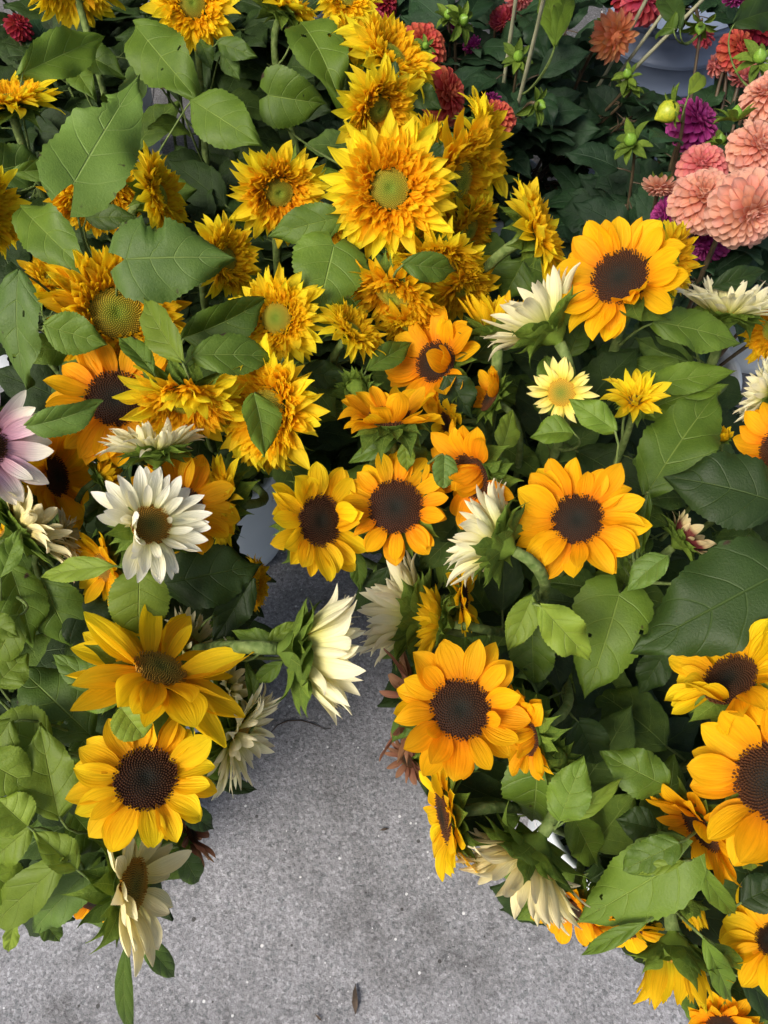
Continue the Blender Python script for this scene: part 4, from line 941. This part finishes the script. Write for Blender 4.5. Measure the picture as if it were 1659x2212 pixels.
# dahlia leaves
LV(1200, 92, 1175, -20, 52, z=.90, kind='ovate', mat_='leaf', **LD)
LV(1200, 92, 1225, -15, 44, z=.90, kind='ovate', mat_='leaf', **LD)
LV(1455, 62, 1430, 62, 60, z=.92, kind='ovate', mat_='leaf', **LD)
LV(1470, 58, 1425, 0, 50, z=.92, kind='ovate', mat_='leafdark', **LD)
LV(1585, 50, 1690, 20, 76, z=.92, kind='ovate', mat_='leafdark', **LD)
LV(1490, 200, 1520, 162, 36, z=.95, kind='ovate', mat_='leafbright', **LD)
LV(1010, 40, 1050, -20, 70, z=.84, kind='ovate', mat_='dahlialeaf', **LD)
LV(1170, 200, 1195, 280, 46, z=.80, kind='ovate', mat_='dahlialeaf', **LD)
LV(1150, 45, 1180, 130, 60, z=.82, kind='ovate', mat_='dahlialeaf', **LD)

def px_len(p): return p / F
nrm_cache = {}
def add_leaf_to(root, base, P0, P1, nrm, W, mats, rnd, d, stem_pt=None, stem_dir=None):
    y = (P1 - P0); L = y.length; y.normalize()
    z = nrm - y * nrm.dot(y); z.normalize(); x = y.cross(z)
    rot = Matrix.Rotation(R(d['roll']), 3, y); x = rot @ x; z = rot @ z
    hl = [(rnd.choice((rnd.uniform(.12, .4), rnd.uniform(.6, .88))), rnd.uniform(.2, .8), rnd.uniform(.010, .024)) for _ in range(rnd.choice((0, 0, 0, 1, 2)))] if d['mat'] in ('leaf', 'leafworn', 'leafdark') and d['w'] > 70 else []
    A, fs, uvs = leaf_geo(rnd, W / L, d['kind'], d['bend'] * 1.15 + rnd.gauss(0, .2), d['fold'] * (rnd.uniform(.8, 1.5) if d['w'] < 150 else .8), d['wave'] * rnd.uniform(.7, 1.5), d['teeth'], d['twist'] + rnd.gauss(0, .2 if d['w'] < 150 else .06), d['bites'], nu=60, nv=20, holes=hl)
    B = np.array([x[:], y[:], z[:]]); V = (A * L) @ B + np.array((P0 - base)[:])
    mb = MB(); mb.add([tuple(v) for v in V], fs, 0, uvs)
    if stem_pt is not None:
        q = (stem_pt - P0).length
        pts = bez(P0 + y * L * .02, P0 - y * min(.03, q * .4) - Vector((0, 0, min(.03, q * .3))), stem_pt.lerp(P0, .3) - Vector((0, 0, .03)), stem_pt, 8)
        pts = [p - base for p in pts]; tube(mb, pts, [.0011 + .0012 * k / 8 for k in range(9)], 6, 1)
    return link('leaf', mb.mesh('leaf', mats), root)
hero_px = []
STEMPTS = [(i, k, p) for i, s in enumerate(STEMS) for k, p in enumerate(s[2][1:13])]
SP = np.array([p[:] for _, _, p in STEMPTS])
big = []
for q, d in enumerate(HERO):
    rnd = random.Random(q * 17 + 3)
    zb = d['z'] if d['z'] is not None else zdef(d['b'][1]) + d['dz']
    P0 = at_z(*d['b'], zb)
    zt = (d['z'] - .02) if d['z'] is not None else zdef(d['t'][1]) + d['tdz']
    P1 = at_z(*d['t'], zt)
    dep = depth_of((P0 + P1) / 2); W = d['w'] / F * dep
    # nearest stem of a plant in the same buckets
    best = None
    for j in np.argsort(np.linalg.norm(SP - np.array(P0[:]) + np.array([0, 0, .02]), axis=1)):
        i, k, p = STEMPTS[j]
        if d['only'] and STEMS[i][3] not in d['only']: continue
        sp_ = STEMS[i][2]; best = (i, sp_[min(k + 3, 14)]); break
    root, base = STEMS[best[0]][0], STEMS[best[0]][1]
    mid = (P0 + P1) / 2
    nrm = (CAM - mid).normalized() * .8 + Vector((0, -.1, .35)); nrm.normalize()
    big.append((P1 - P0).length)
    add_leaf_to(root, base, P0, P1, nrm, W, [M[d['mat']], M['stem']], rnd, d, best[1])
    c = to_px(mid); hero_px.append((c[0], c[1], max(d['w'], 40) * .5, c[2]))
print('hero leaf lengths', round(min(big), 3), round(max(big), 3), 'n', len(big))

# ---- lower leaves along every stem (shared meshes)
FILL = {}
def fill_mesh(matname, v, kind='ovate'):
    key = (matname, v, kind)
    if key not in FILL:
        rnd = random.Random(v * 31 + len(matname)); mb = MB()
        A, fs, uvs = leaf_geo(rnd, rnd.uniform(.5, .72), kind, rnd.uniform(.2, 1.1), rnd.uniform(.1, .45), rnd.uniform(.015, .04), .04, rnd.uniform(-.3, .3), nu=24, nv=6, nteeth=8)
        A[:, 1] += .28
        mb.add([tuple(a) for a in A], fs, 0, uvs)
        tube(mb, bez(Vector((0, 0, 0)), Vector((0, .1, .03)), Vector((0, .2, .02)), Vector((0, .30, 0)), 5), .014, 5, 1)
        FILL[key] = mb.mesh('leaf', [M[matname], M['stem'] if matname != 'dahlialeaf' else M['darkstem']])
    return FILL[key]
GAP = [(555, 1040), (602, 1040), (602, 1200), (640, 1230), (760, 1270), (775, 1330), (790, 1430), (860, 1640), (905, 1690), (945, 1870), (1010, 1840), (1060, 1960), (1200, 2020),
       (1290, 2070), (1385, 2125), (1500, 2230), (300, 2230), (310, 2070), (240, 2060), (200, 1990), (140, 2050), (0, 2080), (-400, 2100), (-400, 2230), (300, 2230), (430, 1900), (440, 1780), (470, 1700), (620, 1680), (600, 1530), (700, 1540), (790, 1440), (640, 1290), (560, 1200)]
def in_poly(x, y, poly):
    c = False; j = len(poly) - 1
    for i in range(len(poly)):
        (xi, yi), (xj, yj) = poly[i], poly[j]
        if (yi > y) != (yj > y) and x < (xj - xi) * (y - yi) / (yj - yi) + xi: c = not c
        j = i
    return c
GAP1 = [(300, 2240), (310, 2070), (430, 1905), (440, 1780), (470, 1705), (620, 1690), (610, 1560), (700, 1560), (785, 1440), (860, 1640), (905, 1690), (945, 1870), (1010, 1860), (1060, 1960), (1200, 2020), (1290, 2070), (1385, 2125), (1510, 2240)]
GAP2 = [(525, 1045), (612, 1045), (612, 1200), (650, 1240), (770, 1270), (790, 1330), (790, 1440), (640, 1300), (585, 1240)]
GAP3 = [(-300, 2060), (0, 2040), (150, 2050), (200, 2000), (250, 2060), (300, 2060), (300, 2240), (-300, 2240)]
GAP4 = [(1130, 1740), (1200, 1740), (1290, 1850), (1270, 1900), (1200, 1860), (1120, 1790)]
GAP5 = [(1325, 10), (1420, 30), (1560, 50), (1550, 150), (1480, 205), (1390, 200), (1345, 110)]
def blocked(pts, marg=.85):
    for p in pts:
        a = to_px(p)
        if a is None: return True
        if any(in_poly(a[0], a[1], g_) for g_ in (GAP1, GAP2, GAP3, GAP4, GAP5)): return True
        for (hx, hy, hr, hd) in HEADPX:
            if a[2] < hd + .02 and math.hypot(a[0] - hx, a[1] - hy) < hr * marg: return True
        for (hx, hy, hr, hd) in hero_px:
            if a[2] < hd + .01 and math.hypot(a[0] - hx, a[1] - hy) < hr * .9: return True
    return False
rf = random.Random(77); nfill = 0
for (root, base, pts, bk, kind) in STEMS:
    dah = kind == 'dahlia'
    tries = 34 if dah else 16; want = 11 if dah else 6; got = 0
    for _ in range(tries):
        if got >= want: break
        k = rf.uniform(1.5, 14.5) if dah else rf.uniform(2.2, 12.0)
        i0 = int(k); p = pts[i0].lerp(pts[i0 + 1], k - i0)
        ax = (pts[i0] - pts[i0 + 1]).normalized()
        a = rf.uniform(0, 6.28); side = Vector((math.cos(a), math.sin(a), 0))
        y = (side + ax * rf.uniform(-.25, .7)).normalized()
        z = (Vector((0, -.15, 1)) - y * y.z).normalized(); z = (z - y * z.dot(y)).normalized()
        x = y.cross(z); L = rf.uniform(.06, .11) if not dah else rf.uniform(.06, .12)
        if k > 8 and not dah: L *= 1.15
        tip = p + y * L * 1.25; mid = p + y * L * .75
        if blocked([tip, mid, mid + x * L * .3, mid - x * L * .3, p + y * L * .4, p + y * L + x * L * .2, p + y * L - x * L * .2], 1.0): continue
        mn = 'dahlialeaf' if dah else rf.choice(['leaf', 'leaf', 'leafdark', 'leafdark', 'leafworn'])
        mt = Matrix.Translation(p - base) @ Matrix((x, y, z)).transposed().to_4x4() @ Matrix.Rotation(rf.gauss(0, .35), 4, 'Y') @ Matrix.Scale(L, 4)
        link('leaf', fill_mesh(mn, rf.randrange(6)), root, mt); got += 1; nfill += 1
print('filler leaves', nfill)

# ---- stems with leaves only, crowded between the blooms
def leafy_stem(bk, top, dah, label, group):
    pts = stem_path(top, Vector((0, 0, 1)), bk, .05); base = pts[-1].copy()
    root = link('leafy_stem', None, None, Matrix.Translation(base)); tag(root, label, 'leafy stem', group)
    make_stem(root, base, pts, .003, .0045, M['darkstem'] if dah else M['stem'])
    got = 0
    for q in range(26):
        if got >= 10: break
        k = .1 + 11.5 * (q / 26.0) ** 1.1; i0 = int(k); p = pts[i0].lerp(pts[i0 + 1], k - i0)
        a = q * 2.4 + rf.uniform(-.4, .4); sd = Vector((math.cos(a), math.sin(a), 0))
        y = (sd + Vector((0, 0, rf.uniform(-.35, .55)))).normalized()
        z = Vector((0, -.2, 1)); z = (z - y * z.dot(y)).normalized(); x = y.cross(z)
        L = rf.uniform(.08, .135) if not dah else rf.uniform(.07, .12)
        mid = p + y * L * .75; tip = p + y * L * 1.25
        if blocked([tip, mid, mid + x * L * .3, mid - x * L * .3, p + y * L * .4], .9): continue
        mn = 'dahlialeaf' if dah else 'leafdark'  # darker leaf colour paints the shade between the blooms
        mt = Matrix.Translation(p - base) @ Matrix((x, y, z)).transposed().to_4x4() @ Matrix.Rotation(rf.gauss(0, .35), 4, 'Y') @ Matrix.Scale(L, 4)
        link('leaf', fill_mesh(mn, rf.randrange(6)), root, mt); got += 1
LSL = {'A6': 'leafy stem without a bloom among the shadows behind the downward-hanging double sunflower', 'A7': 'leafy stem without a bloom among the shadows behind the upward-facing double sunflower',
       'A1': 'leafy stem without a bloom among the double sunflowers round the shaggy orange one', 'A2': 'leafy stem without a bloom among the double sunflowers round the largest one',
       'A3': 'leafy stem without a bloom among the leaves behind the double sunflowers and broad toothed leaf', 'A5': 'leafy stem without a bloom among the leaves behind the small side-on double sunflower', 'A4': 'leafy stem without a bloom among the leaves behind the crimson and rose dahlias',
       'B1': 'leafy stem without a bloom among the bright leaves over the open floor', 'B2': 'leafy stem without a bloom among the white and cream sunflowers',
       'C1': 'leafy stem without a bloom among the dark-centred sunflowers beside the concrete gap', 'C2': 'leafy stem without a bloom among the dark-centred sunflowers around the biggest bloom',
       'D1': 'dark leafy stem without a bloom among the peach dahlias', 'D3': 'dark leafy stem without a bloom among the coral dahlias and pale tall stems', 'D4': 'dark leafy stem without a bloom among the red dahlias by the blue-grey bucket'}
for bk, n_, rx, ry, z0, z1, dy in (('A1', 40, .46, .42, .45, .76, .05), ('A5', 24, .42, .48, .45, .78, 0), ('A6', 26, .55, .5, .4, .78, 0), ('A7', 26, .55, .45, .4, .76, 0), ('A2', 26, .34, .40, .45, .74, 0), ('A3', 42, .50, .52, .42, .80, 0), ('A4', 22, .42, .40, .5, .82, 0), ('B1', 8, .20, .16, .5, .72, 0), ('B2', 14, .26, .26, .45, .68, 0),
                             ('C1', 28, .36, .36, .42, .68, 0), ('C2', 16, .24, .22, .42, .64, 0), ('D1', 20, .36, .40, .42, .72, 0), ('D3', 36, .42, .50, .42, .74, -.1), ('D4', 20, .40, .45, .45, .8, 0)):
    c = BUCKETS[bk][0]; dah = bk[0] == 'D' or bk == 'A4'
    for k in range(n_):
        for _ in range(12):
            a = rf.uniform(0, 6.28); r = math.sqrt(rf.random())
            top = Vector((c.x + rx * r * math.cos(a), c.y + dy + ry * r * math.sin(a), z1 - (z1 - z0) * r * r * rf.uniform(.3, 1)))
            if not blocked([top], 1.0): break
        else: continue
        leafy_stem(bk, top, dah, LSL[bk], 'leafy stems among ' + LSL[bk].split(' among ')[1])

# ---- unseen awning and wall, added to shade the back of the flowers
M['canvas'] = plain_mat('shade_awning_canvas', (.10, .13, .10), (.13, .16, .13), 20, .8, .2, .2)
M['render_wall'] = plain_mat('shade_wall_render', (.16, .15, .14), (.22, .21, .20), 5, .85, .3, .2)
root = link('shade_awning', None, None, Matrix.Translation((0, 3.6, 0))); tag(root, 'unseen dark green canvas awning added to shade the back of the flowers', 'awning')
mb = MB(); ax0, ax1 = -3.2, 3.2
prof = [(-1.6, 2.45), (-1.6, 2.25), (-1.59, 2.25), (-1.59, 2.44), (-.02, 2.95), (-.02, 2.97)]
mb.add([(ax0, y, z) for y, z in prof] + [(ax1, y, z) for y, z in prof], [(i, i + 1, i + 7, i + 6) for i in range(5)] + [(5, 0, 6, 11), (0, 1, 2, 3, 4, 5), (11, 10, 9, 8, 7, 6)])
link('shade_canopy', mb.mesh('shade_canopy', [M['canvas']], False), root)
for xx in (-3.0, 3.0):
    mb = MB(); tube(mb, [(xx, -.02, 2.3), (xx, -1.55, 2.4)], .015, 8); link('arm', mb.mesh('arm', [M['wire']]), root)
mb = MB(); mb.add([(-4, 3.62, 0), (4, 3.62, 0), (4, 3.62, 3.4), (-4, 3.62, 3.4), (-4, 3.9, 0), (4, 3.9, 0), (4, 3.9, 3.4), (-4, 3.9, 3.4)], [(0, 1, 2, 3), (5, 4, 7, 6), (4, 0, 3, 7), (1, 5, 6, 2), (3, 2, 6, 7)])
o = link('shade_wall', mb.mesh('shade_wall', [M['render_wall']], False)); tag(o, 'unseen plain grey wall added behind the flowers to block light', 'wall')  # unseen wall, added to keep sky light from coming in behind

# ---- small litter on the concrete
M['litter'] = plain_mat('dry_litter', (.03, .022, .016), (.07, .05, .035), 80, .8, .5, .2)
def litter(x, y, lpx, ang, label, nm='dry_leaf_scrap'):
    p = at_z(x, y, .002); L = lpx / F * depth_of(p); rnd = random.Random(int(x))
    mb = MB(); A, fs, uvs = leaf_geo(rnd, .22, 'lance', .8, .5, .05, .1, .6, nu=12, nv=4)
    A = A * L; A[:, 2] += -A[:, 2].min()
    mb.add([tuple(a) for a in A], fs, 0, uvs)
    o = link(nm, mb.mesh(nm, [M['litter']]), None, Matrix.Translation(p) @ Matrix.Rotation(R(ang), 4, 'Z')); tag(o, label, 'leaf scrap', 'dry scraps on the concrete')
litter(768, 2192, 58, 2, 'long dark dry scrap lying alone on the open concrete')
litter(695, 2205, 20, 50, 'short dark scrap near the long dry one on the concrete')
litter(840, 1790, 22, 100, 'dark dry scrap on the shaded concrete near the hanging sunflower')

p_ = [at_z(x, y, .003) for x, y in ((585, 1582), (600, 1566), (622, 1557), (650, 1556), (678, 1564), (702, 1575), (716, 1573))]
mb = MB(); tube(mb, [q - p_[0] for q in p_], [.0008, .0012, .0014, .0012, .001, .0008, .0005], 5)
o = link('dry_root_fibre', mb.mesh('dry_root_fibre', [M['litter']]), None, Matrix.Translation(p_[0])); tag(o, 'thin curled dry fibre lying on the shaded concrete below the big white sunflower', 'fibre')
